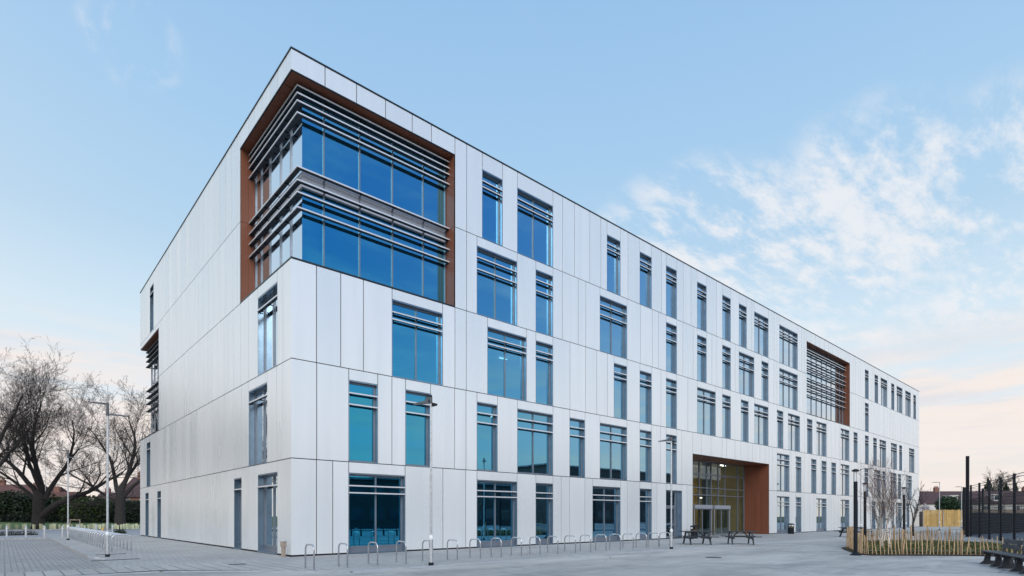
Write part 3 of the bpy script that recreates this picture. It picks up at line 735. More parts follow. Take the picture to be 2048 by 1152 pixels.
# draught lobbies: two projecting boxes with a pale header each and sliding glass doors
for (a, b) in ((32.0, 34.7), (35.1, 37.71)):
    lb = MB(); f0 = 1.2
    lb.fbox(FR, a, b, f0, PI_+.3, 2.20, 2.50)
    for u in (a+.03, b-.03): lb.fbox(FR, u-.03, u+.03, f0+.05, f0+.11, .02, 2.2)
    ll = lb.build('draught_lobby', M['lobby'], BL)
    g = MB(); g.quad(FR(a+.03,f0+.1,.05), FR(a+.03,PI_,.05), FR(a+.03,PI_,2.2), FR(a+.03,f0+.1,2.2)); g.build('pane', M['clear'], ll)
    g = MB(); g.quad(FR(b-.03,f0+.1,.05), FR(b-.03,PI_,.05), FR(b-.03,PI_,2.2), FR(b-.03,f0+.1,2.2)); g.build('pane', M['clear'], ll)
    mid = (a+b)/2
    for (p, r_) in ((a+.08, mid-.01), (mid+.01, b-.08)):
        d = MB(); i0 = f0+.14
        d.fbox(FR, p, p+.05, i0, i0+.04, .03, 2.19); d.fbox(FR, r_-.05, r_, i0, i0+.04, .03, 2.19); d.fbox(FR, p+.05, r_-.05, i0, i0+.04, .03, .13); d.fbox(FR, p+.05, r_-.05, i0, i0+.04, 2.12, 2.19)
        dd = d.build('sliding_door', M['frame'], BL)
        g = MB(); g.quad(FR(p+.05,i0+.02,.13), FR(r_-.05,i0+.02,.13), FR(r_-.05,i0+.02,2.12), FR(p+.05,i0+.02,2.12)); g.build('pane', M['clear'], dd)
fy = MB(); fy.box(29.5, 42.6, 6.6, 6.9, .01, 6.3); fy.box(29.3, 29.5, 2.3, 6.6, .01, 6.3); fy.box(42.5, 42.7, 2.3, 6.6, .01, 6.3)
fy.build('foyer_wall', M['warmwall'], BL)
fy = MB(); fy.box(29.5, 42.5, 2.3, 6.6, 6.3, 6.35); fy.build('foyer_ceiling', M['white_paint'], BL)
fy = MB()
for i in range(12): fy.box(38.9+i*.3, 39.1+i*.3, 6.52, 6.6, .5, 6.2)
fy.build('timber_slats', M['yellowwood'], BL)
pp = MB(); pp.box(35.75, 36.32, PI_+.14, PI_+.5, .02, 6.2); pp.build('pier', M['frame'], BL)
for u in (34.6, 37.9, 41.0):
    m_ = MB(); m_.box(u-.8, u+.8, 5.4, 5.55, 3.3, 3.34); m_.build('ceiling_or_fill_light', emis, BL)  # unseen fill strip deep in the foyer, added to brighten the entrance
    m_ = MB(); m_.box(u-.45, u+.45, 3.6, 3.66, 6.22, 6.29); m_.build('ceiling_or_fill_light', emis, BL)
flr = MB(); flr.box(29.5, 42.5, PI_+.15, 6.6, -.01, .012); flr.build('foyer_floor', M['slab'], BL)
# foyer furniture
def chair(loc, rz):
    e = empty('chair', loc, rz); tag(e, 'black shell chair on thin legs inside the glazed entrance foyer', 'chair')
    s = MB(); s.box(-.22,.22,-.22,.22,.66,.70); s.build('seat', M['black'], e, bevel=.01)
    b = MB(); b.hexa([Vector(p) for p in ((-.2,.2,.72),(.2,.2,.72),(.2,.24,.72),(-.2,.24,.72),(-.17,.30,1.15),(.17,.30,1.15),(.17,.33,1.15),(-.17,.33,1.15))]); b.build('backrest', M['black'], e)
    for x in (-.2,.2):
        for y in (-.2,.2):
            l = MB(); l.tube([(x*.8,y*.8,.66),(x*1.15,y*1.15,0)], .014, 6); l.build('leg', M['steel'], e)
chair((35.0, 4.0, .012), 1.2)
def table(loc):
    e = empty('foyer_table', loc, 0); tag(e, 'small pale high table standing inside the glazed entrance foyer', 'table')
    s = MB(); s.box(-.6,.6,-.35,.35,.9,.94); s.build('tabletop', M['white_paint'], e, bevel=.01)
    for x in (-.5,.5):
        l = MB(); l.tube([(x,0,.9),(x,0,0)], .03, 8); l.build('leg', M['steel'], e)
table((36.9, 4.4, .012))
# ceiling-high wire racks standing inside the upper corner rooms
def rack(loc, rz, w, lab):
    e = empty('wire_rack', loc, rz); tag(e, lab, 'rack', 'white wire racks inside the corner rooms')
    f = MB(); h = 1.75
    for x in (-w/2, w/2):
        for y in (-.25, .25): f.tube([(x,y,0),(x,y,h)], .022, 6)
        f.tube([(x,-.25,h),(x,.25,h)], .02, 6); f.tube([(x,-.25,.9),(x,.25,.9)], .02, 6)
    for z in (.12, .95): f.tube([(-w/2,-.25,z),(w/2,-.25,z)], .022, 6); f.tube([(-w/2,.25,z),(w/2,.25,z)], .022, 6)
    f.build('rack_frame', M['white_paint'], e)
    hk = MB(); n = int(w/.16)
    for z in (.12, .95):
        for i in range(n):
            x = -w/2+.1+i*.16
            hk.tube([(x,-.25,z),(x+.02,-.1,z+.25),(x+.05,.05,z+.45),(x+.02,.1,z+.6)], .008, 4)
    hk.build('hooks', M['white_paint'], e)
rack((5.6, 2.0, 15.68), 0, 1.7, 'white wire rack with curved hooks in the top floor corner room')
rack((6.3, 2.0, 11.76), 0, 1.8, 'white wire rack with curved hooks in the corner room one floor below the top')
rack((5.9, 1.5, 7.84), 0, 1.9, 'white wire rack with curved hooks behind the wide window under the corner glazing')

# ------------------------------------------------------------------ street furniture
ORD = ['first','second','third','fourth','fifth','sixth','seventh','eighth','ninth','tenth','eleventh','twelfth','thirteenth','fourteenth','fifteenth','sixteenth','seventeenth','eighteenth','nineteenth','twentieth','twenty-first','twenty-second','twenty-third','twenty-fourth','twenty-fifth','twenty-sixth','twenty-seventh','twenty-eighth','twenty-ninth','thirtieth'] + ['thirty-' + k for k in ('first','second','third','fourth','fifth','sixth','seventh','eighth','ninth')] + ['fortieth']
def hoop_mesh(w, h, r=.024):
    mb = MB(); pts = [(0,-w/2,0)]; R = min(.17, w*.4)
    pts.append((0,-w/2,h-R))
    for k in range(1, 7): a = math.pi - k*math.pi/12; pts.append((0, -w/2+R+R*math.cos(a), h-R+R*math.sin(a)))
    for k in range(0, 6): a = math.pi/2 - k*math.pi/12; pts.append((0, w/2-R+R*math.cos(a), h-R+R*math.sin(a)))
    pts.append((0, w/2, h-R)); pts.append((0, w/2, 0))
    mb.tube(pts, r, 10)
    for y in (-w/2, w/2): mb.lathe([(.055,0),(.055,.006),(.03,.012)], 12, (0,y,.0))
    return mb
h0 = hoop_mesh(.62, .74).build('cycle_stand', M['steel'], smooth=True)
for i in range(19):
    o = h0 if i == 0 else h0.copy()
    if i: C.objects.link(o)
    o.location = (-1.55 + i*1.052, -5.6 + random.uniform(-.02,.02), 0.002); o.rotation_euler = (0,0,random.uniform(-.03,.03))
    tag(o, 'steel hoop cycle stand, %s from the near corner along the long front' % ORD[i], 'cycle stand', 'steel cycle stands in a row along the long front')
h1 = hoop_mesh(.72, .76).build('cycle_stand', M['galv'], smooth=True)
for i in range(24):
    o = h1 if i == 0 else h1.copy()
    if i: C.objects.link(o)
    o.location = (-4.5, 8.1 + i*1.06, .002); o.rotation_euler = (0,0,rad(90)+random.uniform(-.02,.02))
    tag(o, 'cycle stand, %s from the front in the packed row by the parking bays' % ORD[i], 'cycle stand', 'galvanised cycle stands packed beside the parking bays')

def lamp_post(name, loc, H, label, kind='single', rz=0, group=None):
    e = empty(name, (*loc, 0), rz); tag(e, label, 'lamp post', group)
    b = MB(); b.tube([(0,0,0),(0,0,.10)], .085, 16); b.build('base_band', M['black'], e)
    p = MB(); p.tube([(0,0,.10),(0,0,.86)], .068, 16); p.tube([(0,0,.96),(0,0,H-.15)], [.042,.036], 14); p.build('pole', M['galv'], e, smooth=False)
    c = MB(); c.lathe([(.072,.84),(.074,.90),(.044,.99)], 16); c.build('collar', M['lens'], e)
    if kind == 'single':
        h = MB(); h.tube([(0,0,H-.2),(0,0,H)], .045, 12)
        h.hexa([Vector(q) for q in ((-.62,-.05,H-.20),(-.05,-.14,H-.17),(-.05,.14,H-.17),(-.62,.05,H-.20),(-.62,-.05,H-.165),(-.05,-.11,H-.09),(-.05,.11,H-.09),(-.62,.05,H-.165))])
        h.bar((-.2,0,H-.08),(0,0,H-.02),.05,.05)
        h.build('lantern', M['lampgrey'], e)
        s = MB(); s.lathe([(.035,H),(.04,H+.05),(.02,H+.09)], 10); s.build('sensor', M['black'], e)
        k = MB(); k.hexa([Vector(q) for q in ((.05,-.05,H-.30),(.22,-.03,H-.27),(.22,.03,H-.27),(.05,.05,H-.30),(.05,-.05,H-.17),(.22,-.02,H-.22),(.22,.02,H-.22),(.05,.05,H-.17))]); k.build('floodlight', M['black'], e)
    elif kind == 'arm':
        h = MB(); h.tube([(0,0,H-.15),(0,0,H)], .04, 10); h.bar((0,0,H-.04),(-.35,0,H-.02),.05,.04)
        h.hexa([Vector(q) for q in ((-.85,-.08,H-.06),(-.3,-.12,H-.06),(-.3,.12,H-.06),(-.85,.08,H-.06),(-.85,-.06,H-.02),(-.3,-.1,H+.03),(-.3,.1,H+.03),(-.85,.06,H-.02))]); h.build('lantern', M['lampgrey'], e)
    else:
        for s_, z0 in ((-1, H), (1, H-.42)):
            h = MB()
            h.bar((0,0,z0-.08),(s_*.16,0,z0-.06),.05,.05)
            h.hexa([Vector(q) for q in ((s_*.12,-.10,z0-.10),(s_*.72,-.07,z0-.02),(s_*.72,.07,z0-.02),(s_*.12,.10,z0-.10),(s_*.12,-.08,z0-.04),(s_*.72,-.05,z0+.02),(s_*.72,.05,z0+.02),(s_*.12,.08,z0-.04))]) if s_ < 0 else \
            h.hexa([Vector(q) for q in ((.12,-.10,z0-.10),(.12,.10,z0-.10),(.78,.07,z0-.16),(.78,-.07,z0-.16),(.12,-.08,z0-.05),(.12,.08,z0-.05),(.78,.05,z0-.12),(.78,-.05,z0-.12))])
            h.build('lantern', M['lampgrey'], e)
        t_ = MB(); t_.tube([(0,0,H-.55),(0,0,H-.02)], .05, 12); t_.build('spigot', M['lampgrey'], e)
    return e
lamp_post('lamp_post', (1.9,-6.95), 5.45, 'tall galvanised lamp post in front of the ground floor windows near the building corner', 'single', ZR-.35)
lamp_post('lamp_post', (15.81,-6.99), 5.45, 'galvanised lamp post at the end of the cycle stands, left of the entrance', 'single', ZR-.35)
lamp_post('lamp_post', (-5.37,4.89), 6.1, 'double headed galvanised lamp post nearest the camera on the left walkway', 'double', ZR)
lamp_post('lamp_post', (-5.19,25.84), 6.05, 'double headed galvanised lamp post further back beyond the packed cycle stands', 'double', ZR)
lamp_post('lamp_post', at(1879,65), 5.5, 'slim lamp post standing in front of the yellow timber fence', 'arm', ZR)
lamp_post('lamp_post', at(1812,54.7), 5.6, 'slim lamp post in front of the far end of the building, right of the birch', 'arm', ZR)
lamp_post('lamp_post', at(1923,77), 5.6, 'distant lamp post beside the tall black column, arm over the fence', 'arm', ZR)
lamp_post('lamp_post', at(1721.5,45.5), 5.4, 'slim pole with a small camera behind the nearest black column light', 'arm', ZR+2.6)
lamp_post('lamp_post', at(91,110), 14.5, 'far street lamp half hidden behind the big bare tree on the left', 'arm', ZR)
# black column lights
def column_light(px, d, label):
    e = empty('column_light', (*at(px, d), 0), ZR+.1); tag(e, label, 'column light', 'black column lights round the planting bed')
    b = MB(); b.lathe([(.21,0),(.21,.02),(.13,.07),(.09,.12)], 20); b.build('base_plate', M['black'], e)
    c = MB(); c.tube([(0,0,.1),(0,0,3.02)], .075, 16); c.build('column', M['black'], e)
    g = MB(); g.tube([(0,0,3.02),(0,0,3.42)], .062, 20); g.build('lens', M['lens'], e); g = MB(); [g.tube([(.066*math.cos(a),.066*math.sin(a),3.02),(.066*math.cos(a),.066*math.sin(a),3.42)], .006, 5) for a in (.4,2.5,4.6)]; g.build('lens_guard', M['black'], e)
    t = MB(); t.lathe([(.08,3.42),(.14,3.44),(.14,3.48),(.06,3.53)], 16); t.build('cap', M['black'], e)
column_light(1711, 23.3, 'tallest looking black column light at the near tip of the planting bed')
column_light(1730, 32.6, 'black column light just behind and right of the nearest one')
column_light(1808, 37.7, 'black column light beyond the birch tree near the far lamp post')
# litter bins
def bin_(x, y, label):
    e = empty('litter_bin', (x, y, 0)); tag(e, label, 'litter bin', 'black litter bins by the entrance')
    b = MB(); b.lathe([(.235,0),(.25,.03),(.26,.08),(.265,.12),(.255,.13),(.255,.62),(.27,.63),(.27,.67),(.25,.68)], 24); b.build('body', M['black'], e, smooth=False)
    h = MB()
    for k in range(4):
        a = k*math.pi/2+.4; h.box(-.035,.035,-.012,.012,.68,.84, Matrix.Translation((.23*math.cos(a), .23*math.sin(a), 0)) @ Matrix.Rotation(a+math.pi/2, 4, 'Z'))
    h.build('hood_post', M['black'], e)
    l = MB(); l.lathe([(.30,.82),(.30,.85),(.26,.90),(.15,.94),(.05,.955)], 24); l.build('hood', M['black'], e)
    g = MB(); g.lathe([(.272,.585),(.274,.60),(.272,.615)], 24); g.build('gold_band', mat('dull_gold_band', (.25,.19,.09), .5, .3), e)
bin_(44.6, -1.0, 'black round litter bin right of the brown entrance wall')
bin_(28.55, -.75, 'black round litter bin left of the entrance, behind a picnic table')
# beige bollard at the near corner
e = empty('timber_bollard', (*at(567, 22.25), 0), rad(20)); tag(e, 'short beige timber bollard beside the near corner of the side wall', 'bollard')
b = MB(); b.box(-.06,.06,-.06,.06,0,.40); b.build('post', M['timberpost'], e, bevel=.006)
b = MB(); b.box(-.085,.085,-.085,.085,.40,.60); b.build('head', M['timberpost'], e, bevel=.008)
b = MB(); b.box(-.09,.09,-.09,.09,.60,.63); b.build('cap', M['galv'], e)
# steel bollards by the road
bo = empty('steel_bollard'); b = MB(); b.tube([(0,0,0),(0,0,.80)], .075, 14); b.build('post', M['galv'], bo); b = MB(); b.lathe([(.078,.80),(.075,.84),(.04,.875)], 14); b.build('cap', M['galv'], bo); b = MB(); b.lathe([(.077,.66),(.077,.70)], 14); b.build('reflective_band', M['white_paint'], bo)
for i, (px, d, lb) in enumerate(((13.7,43.2,'leftmost'),(52,43.2,'second from the left'),(89,43.2,'third from the left'),(125,43.2,'fourth from the left, beside the cycle stands'),(158,52,'behind the far double headed lamp post'),(192.5,52,'beside the small yellow cone'),(225,50,'rightmost, nearest the building'))):
    o = bo if i == 0 else copy_tree(bo); o.location = (*at(px, d), 0)
    tag(o, 'steel bollard by the road, ' + lb, 'bollard', 'steel bollards in a line by the road')
# picnic tables
def picnic(loc, rz, label):
    e = empty('picnic_table', loc, rz); tag(e, label, 'picnic table', 'black picnic tables by the entrance')
    t = MB()
    for k in range(5): t.box(-.92,.92,-.36+k*.146,-.36+k*.146+.13,.71,.75)
    t.build('tabletop', M['blackplastic'], e, bevel=.005)
    for s_ in (-1, 1):
        b = MB()
        for k in (0, 1): b.box(-.95,.95,s_*.72-.13+k*.135,s_*.72-.13+k*.135+.12,.42,.46)
        b.build('seat', M['blackplastic'], e, bevel=.005)
    for x in (-.56, .56):
        for s_ in (-1, 1):
            l = MB(); l.bar((x, s_*.66, 0.0), (x, s_*.26, .71), .06, .10, up=(0,1,0)); l.build('leg', M['blackplastic'], e)
        c = MB(); c.box(x-.09 if x > 0 else x+.03, x-.03 if x > 0 else x+.09, -.82,.82,.32,.41); c.box(x-.09 if x > 0 else x+.03, x-.03 if x > 0 else x+.09,-.36,.36,.64,.71); c.build('crossbeam', M['blackplastic'], e)
        d = MB(); d.bar((x*.85,0,.38),(x*.25,0,.70),.09,.05); d.build('brace', M['blackplastic'], e)
picnic((21.0,-5.35,0), ZR+.02, 'black picnic table in front of the entrance, nearer the lamp post')
picnic((22.98,-6.94,0), ZR-.18, 'black picnic table in front of the brown entrance wall, further right of the pair')
picnic((*at(1705,43.5),0), ZR+.1, 'distant black picnic table half hidden by the black column light')
# park benches
def bench(loc, rz, label):
    e = empty('park_bench', loc, rz); tag(e, label, 'bench', 'black benches beside the planting bed')
    s = MB()
    for k in range(3): s.box(-.88,.88,-.24+k*.165,-.24+k*.165+.145,.40,.44)
    s.build('seat', M['blackplastic'], e, bevel=.006)
    b = MB()
    for z0 in (.54, .70):
        y0 = .26 + (z0-.5)*.35
        b.hexa([Vector(q) for q in ((-.80,y0,z0),(.80,y0,z0),(.80,y0+.045,z0),(-.80,y0+.045,z0),(-.80,y0+.05,z0+.14),(.80,y0+.05,z0+.14),(.80,y0+.095,z0+.14),(-.80,y0+.095,z0+.14))])
    b.build('backrest', M['blackplastic'], e, bevel=.006)
    for x in (-.55, .55):
        l = MB()
        # solid foot with a rounded slot through it: two uprights, a spreading foot and a head beam
        for (ya, yb) in ((-.19,-.06),(.06,.19)):
            l.hexa([Vector(q) for q in ((x-.05,ya*1.25,.12),(x+.05,ya*1.25,.12),(x+.05,yb*1.25,.12),(x-.05,yb*1.25,.12),(x-.05,ya,.33),(x+.05,ya,.33),(x+.05,yb,.33),(x-.05,yb,.33))])
        l.hexa([Vector(q) for q in ((x-.05,-.36,0),(x+.05,-.36,0),(x+.05,.36,0),(x-.05,.36,0),(x-.05,-.23,.12),(x+.05,-.23,.12),(x+.05,.23,.12),(x-.05,.23,.12))])
        l.box(x-.05,x+.05,-.26,.27,.33,.40)
        l.build('leg', M['blackplastic'], e)
        a = MB(); a.bar((x,.24,.36),(x,.42,.84),.08,.06,up=(0,1,0)); a.build('back_bracket', M['blackplastic'], e)
a_ = Vector((16.4,-18.7,0)); b_ = Vector((12.84,-20.14,0)); dd = (b_-a_).normalized(); nn = Vector((-dd.y, dd.x, 0))
if nn.dot(RIGHT) > 0: nn = -nn
rzb = math.atan2(-dd.y, -dd.x)
for i, lb in enumerate(('black recycled plastic bench beside the planting bed, the whole one left of the pair', 'black recycled plastic bench at the right edge, cut by the frame', 'black recycled plastic bench nearest the camera, at the far right edge')):
    p = a_ + dd*(.88 + i*1.82) - nn*.2
    bench((p.x, p.y, 0), rzb + math.pi, lb) if (Matrix.Rotation(rzb+math.pi, 3, 'Z') @ Vector((0,1,0))).dot(nn) < 0 else bench((p.x, p.y, 0), rzb, lb)
# traffic cone
e = empty('traffic_cone', (*at(205, 56), 0)); tag(e, 'small yellow traffic cone on the road beside a steel bollard', 'traffic cone')
b = MB(); b.box(-.18,.18,-.18,.18,0,.03); b.build('base', M['cone'], e)
b = MB(); b.lathe([(.14,.03),(.03,.50),(.02,.51)], 16); b.build('cone_body', M['cone'], e)

# ------------------------------------------------------------------ planting bed and paling fence
front = [(1698,28.6),(1701,27.6),(1706,26.2),(1714,25.0),(1724,24.0),(1737,23.5),(1755,23.3),(1790,23.3),(1833,23.3),(1886,23.3),(1922,23.2),(1960,23.0),(2000,22.4),(2050,21.6),(2110,20.6)]
rear = [(1698,28.6),(1705,30.5),(1716,32.0),(1735,33.0),(1770,33.6),(1820,34.2),(1870,34.8),(1905,34.6),(1926,34.2)]
side = [(1960,31.0),(1990,27.5),(2030,25.0),(2110,22.8)]
fp = [Vector((*at(*p), 0)) for p in front]; rp = [Vector((*at(*p), 0)) for p in rear]
def offp(pts, c, k): return [p + (p-c).normalized()*k for p in pts]
sp_ = [Vector((*at(*p), 0)) for p in side]
cen = sum(fp+rp, Vector())/len(fp+rp)
poly = offp(fp, cen, .35) + list(reversed(offp(rp+sp_, cen, .2)))
sheet('planting_bed', [(p.x, p.y) for p in poly], .03, M['soil'])
def walk(pts, step):
    out = []; carry = 0
    for a, b in zip(pts[:-1], pts[1:]):
        L = (b-a).length; t = carry
        while t < L: out.append((a + (b-a)*(t/L), (b-a).normalized())); t += step
        carry = t-L
    return out
def paling_fence(pts, step, label, seed):
    random.seed(seed)
    e = empty('paling_fence', pts[len(pts)//2]); tag(e, label, 'paling fence'); o0 = Vector(e.location)
    st = walk(pts, step); rest = MB(); n = 0; top = []
    for i, (p, d) in enumerate(st):
        h = random.uniform(.68, .82); lean = Vector((random.uniform(-.05,.05), random.uniform(-.05,.05), 0)) + d*random.uniform(-.09,.05)
        w = random.uniform(.024,.036); t = random.uniform(.018,.026)
        k = p - o0
        m = MB(); prev = None; sg = 4
        nrm = Vector((-d.y, d.x, 0)); bend = random.uniform(-.02,.02)
        pts_ = [k + lean*(j/sg) + d*bend*math.sin(math.pi*j/sg) + Vector((0,0,.0+h*j/sg)) for j in range(sg+1)]
        tgt = m if n < 98 else rest
        base = len(tgt.v)
        for j, q_ in enumerate(pts_):
            ww = w*(1 if j < sg else .45)*random.uniform(.85,1.1)
            for sx, sy in ((-1,-1),(1,-1),(1,1),(-1,1)): tgt.v.append(tuple(q_ + d*sx*ww/2 + nrm*sy*t/2))
        for j in range(sg):
            for c in range(4): tgt.f.append((base+j*4+c, base+j*4+(c+1)%4, base+j*4+4+(c+1)%4, base+j*4+4+c)); tgt.mi.append(0)
        tgt.f.append(tuple(base+sg*4+c for c in range(4))); tgt.mi.append(0)
        if n < 98: m.build('paling', M['paling'], e)
        n += 1
    if rest.v: r_ = rest.build('palings', M['paling'], e); r_['kind'] = 'stuff'
    wr = MB()
    for z in (.18, .62):
        for a, b in zip(st[:-1], st[1:]):
            wr.tube([a[0]-o0+Vector((0,0,z+.004)), (a[0]+b[0])/2-o0+Vector((0,0,z-.006)), b[0]-o0+Vector((0,0,z+.004))], .0035, 3)
    wr.build('binding_wire', M['galv'], e)
    for i in range(0, len(st), 15):
        p = st[i][0]-o0 + Vector((-st[i][1].y, st[i][1].x, 0))*.07; m = MB()
        m.tube([p, p+Vector((.01,.01,.5)), p+Vector((.02,-.01,1.06))], [.045,.042,.038], 9); m.build('fence_post', M['paling'], e)
paling_fence(fp, .155, 'low chestnut paling fence along the near edge of the planting bed', 21)
paling_fence(rp, .09, 'low chestnut paling fence along the far side of the planting bed', 22)
def leaves(mb, c, rx, ry, rz, n, s, seed, shell=.55, floor=None):
    R = random.Random(seed)
    for _ in range(n):
        while True:
            v = Vector((R.uniform(-1,1), R.uniform(-1,1), R.uniform(-1,1)))
            if shell < v.length < 1: break
        p = Vector((c[0]+v.x*rx, c[1]+v.y*ry, c[2]+v.z*rz))
        if floor is not None and p.z < floor: continue
        a = Vector((R.gauss(0,1), R.gauss(0,1), R.gauss(0,1))).normalized(); b = a.orthogonal().normalized()
        cc = a.cross(b); k = s*R.uniform(.5,1.3)
        mb.quad(p-b*k*.5, p+cc*k*.32, p+b*k*.5, p-cc*k*.32)
gc = MB(); R = random.Random(4)
for _ in range(900):
    px = R.uniform(1712, 2075); dn = 23.8 if px > 1735 else 25.5; df = 32.8 if px < 1940 else 32.8-(px-1940)*.07
    p = at(px, R.uniform(dn, df)); h = R.uniform(.06, .20)
    leaves(gc, (p[0], p[1], .03+h*.5), R.uniform(.2,.45), R.uniform(.2,.45), h, 60, .075, R.random(), .2, .03)
o = gc.build('ground_cover', M['cover']); tag(o, kind='stuff', label='low green ground cover inside the paling fence', cat='ground cover')

# ------------------------------------------------------------------ bare trees
def branch(mb, p, d, L, r, depth, R, P, twig=None):
    """grow one limb: a wobbling tapering tube and its side shoots"""
    seg = max(3, int(L/P['seg'])) if depth < 3 else 3
    pts = [p.copy()]; rr = [r]; dirs = [d.copy()]; q_ = p.copy(); dd = d.copy()
    for i in range(seg):
        wob = P['wob']*(1+.35*depth)
        dd = (dd + Vector((R.gauss(0,wob), R.gauss(0,wob), R.gauss(0,wob*.7))) + Vector((0,0,P['up']*(1 if depth else .3)))).normalized()
        if q_.z < 1.2 and dd.z < .15: dd.z = .2; dd.normalize()
        q_ = q_ + dd*(L/seg); pts.append(q_.copy()); dirs.append(dd.copy())
        rr.append(r*(1-(1-P['tip'])*(i+1)/seg))
    tgt = twig if (twig is not None and depth >= P['maxd']-2) else mb
    tgt.tube(pts, rr, 9 if r > .12 else (6 if r > .04 else (4 if r > .02 else 3)), cap=False)
    if depth >= P['maxd']: return
    n = P['n'][min(depth, len(P['n'])-1)]
    for k in range(n):
        t = (k + R.uniform(.2,.9))/n; t = P['start'][min(depth, len(P['start'])-1)] + (1-P['start'][min(depth, len(P['start'])-1)])*t
        i = min(int(t*seg), seg-1); f = t*seg-i
        pp = pts[i].lerp(pts[i+1], f); bd = dirs[i+1]
        ax = bd.orthogonal().normalized(); ax.rotate(Matrix.Rotation(R.uniform(0, 2*math.pi), 3, bd))
        ang = R.uniform(*P['ang']); nd = (bd*math.cos(ang) + ax*math.sin(ang)).normalized()
        r2 = (rr[i]*(1-f) + rr[i+1]*f)*R.uniform(*P['rr']); r2 = max(r2, P['minr'])
        branch(mb, pp, nd, L*R.uniform(*P['lr'])*(1.15-.35*t), r2, depth+1, R, P, twig)
def tree(name, x, y, z0, limbs, trunk, P, seed, label, cat='tree', group=None, bark='bark', twigm=None):
    R = random.Random(seed)
    e = empty(name, (x, y, z0)); tag(e, label, cat, group)
    tk = MB(); tk.tube([Vector(p) for p, r in trunk], [r for p, r in trunk], 14); tk.build('trunk', M[bark], e, smooth=True)
    cr = MB(); tw = MB() if twigm else None
    for (p, d, L, r) in limbs: branch(cr, Vector(p), Vector(d).normalized(), L, r, 0, R, P, tw)
    cr.build('crown', M[bark], e)
    if tw: tw.build('twigs', M[twigm], e)
    return e
PO = dict(seg=.8, wob=.10, up=.06, tip=.16, maxd=5, n=[10,8,5,3,3], start=[.22,.15,.12,.1,.1], ang=(.3,.85), rr=(.32,.54), lr=(.38,.62), minr=.011)
def L3(dx, dz, dy=0): # direction in picture terms: right, up, away
    v = RIGHT*dx + FWD*dy + Vector((0,0,dz)); return tuple(v)
x_, y_ = at(76, 68)
tree('bare_tree', x_, y_, .05, [
    (L3(-.1, 4.2), L3(-.55,1,.1), 10.2, .30), (L3(.45,4.4), L3(.10,1,-.1), 11.2, .33), (L3(.85,3.6), L3(.42,1,.2), 10.8, .29),
    (L3(.5,1.6), L3(1.05,.95,-.15), 10.8, .42), (L3(-.2,3.4), L3(-1.1,.85,.3), 9, .24), (L3(.3,4.4), L3(-.2,1,.5), 10.6, .26), (L3(.6,4.2), L3(.3,1,-.6), 9.8, .25)],
    [(L3(0,-.1), .78), (L3(0,.5), .62), (L3(.05,1.8), .60), (L3(.1,3.2), .62), (L3(.3,4.6), .50)], PO, 5,
    'largest bare spreading tree, its trunk forking low, left of the lamp posts', group='bare trees along the grass verge')
x_, y_ = at(240, 69)
tree('bare_tree', x_, y_, .05, [
    (L3(-.1,4.0), L3(-.35,1,.1), 9.4, .27), (L3(.2,4.6), L3(.15,1,-.1), 9.8, .30), (L3(.35,3.8), L3(.9,.9,.2), 8.6, .24),
    (L3(0,5.0), L3(-.05,1,.5), 9, .23), (L3(-.2,3.2), L3(-1.0,.8,-.3), 7.4, .2)],
    [(L3(0,-.1), .72), (L3(0,.6), .58), (L3(0,2.4), .52), (L3(.1,4.2), .50), (L3(.1,5.2), .40)], PO, 9,
    'bare tree with dense twiggy crown beside the side wall of the building', group='bare trees along the grass verge')
x_, y_ = at(-62, 62)
tree('bare_tree', x_, y_, .05, [
    (L3(.1,4.4), L3(.55,1,.1), 12.0, .36), (L3(.2,4.0), L3(1.0,.8,.1), 9.5, .32), (L3(0,4.8), L3(-.2,1,0), 12.5, .4), (L3(-.2,4), L3(-.9,1,.2), 10, .34)],
    [(L3(0,-.1), .7), (L3(0,2), .5), (L3(.05,5), .42)], PO, 14,
    'bare tree beyond the left edge, only its branch ends in view', group='bare trees along the grass verge')
# trees on the far side of the plot: seen only mirrored in the side wall's glass
for k, (x, y, s) in enumerate(((-18, 46, 31), (-26, 63, 32), (-15, 60, 35))):
    tree('bare_tree', x, y, 0, [((0,0,3.5), (.4,.1,1), 9, .32), ((0,0,4), (-.3,.4,1), 9.5, .34), ((0,0,3), (-.1,-.7,1), 8.5, .3)],
         [((0,0,-.1), .5), ((0,0,2), .4), ((0,0,4.4), .33)], dict(PO, maxd=4, n=[8,6,5,4], minr=.02), s,
         ('bare tree', 'second bare tree', 'third bare tree')[k] + ' mirrored in the glass of the side wall')
# birch clump in the bed
PB = dict(seg=.4, wob=.05, up=.06, tip=.18, maxd=3, n=[20,6,3], start=[.2,.15,.1], ang=(.3,.65), rr=(.24,.38), lr=(.26,.46), minr=.0042)
x_, y_ = at(1764, 25.6)
tree('birch_tree', x_, y_, .03, [(L3(-.05,.5), L3(-.12,1,.05), 2.7, .036), (L3(.0,.5), L3(.06,1,0), 3.0, .040), (L3(.08,.45), L3(.2,1,.1), 2.6, .032), (L3(-.03,.4), L3(-.22,1,-.1), 2.6, .036)],
     [(L3(0,0), .08), (L3(0,.5), .065), (L3(0,.62), .03)], PB, 3, 'multi stemmed white birch in the planting bed behind the palings', bark='birch', twigm='twig')
x_, y_ = at(1777, 25.0)
tree('birch_tree', x_, y_, .03, [(L3(0,.5), L3(.04,1,0), 3.0, .036), (L3(0,.45), L3(-.08,1,.1), 2.9, .035), (L3(.02,.4), L3(.2,1,.05), 2.6, .03)],
     [(L3(.12,0), .06), (L3(0,.5), .05), (L3(0,.62), .03)], PB, 8, 'smaller white birch right of the multi stemmed one', bark='birch', twigm='twig')
PS = dict(seg=.5, wob=.09, up=.04, tip=.25, maxd=3, n=[10,5,3], start=[.2,.2,.1], ang=(.35,.7), rr=(.4,.6), lr=(.3,.5), minr=.010)
x_, y_ = at(1826, 46)
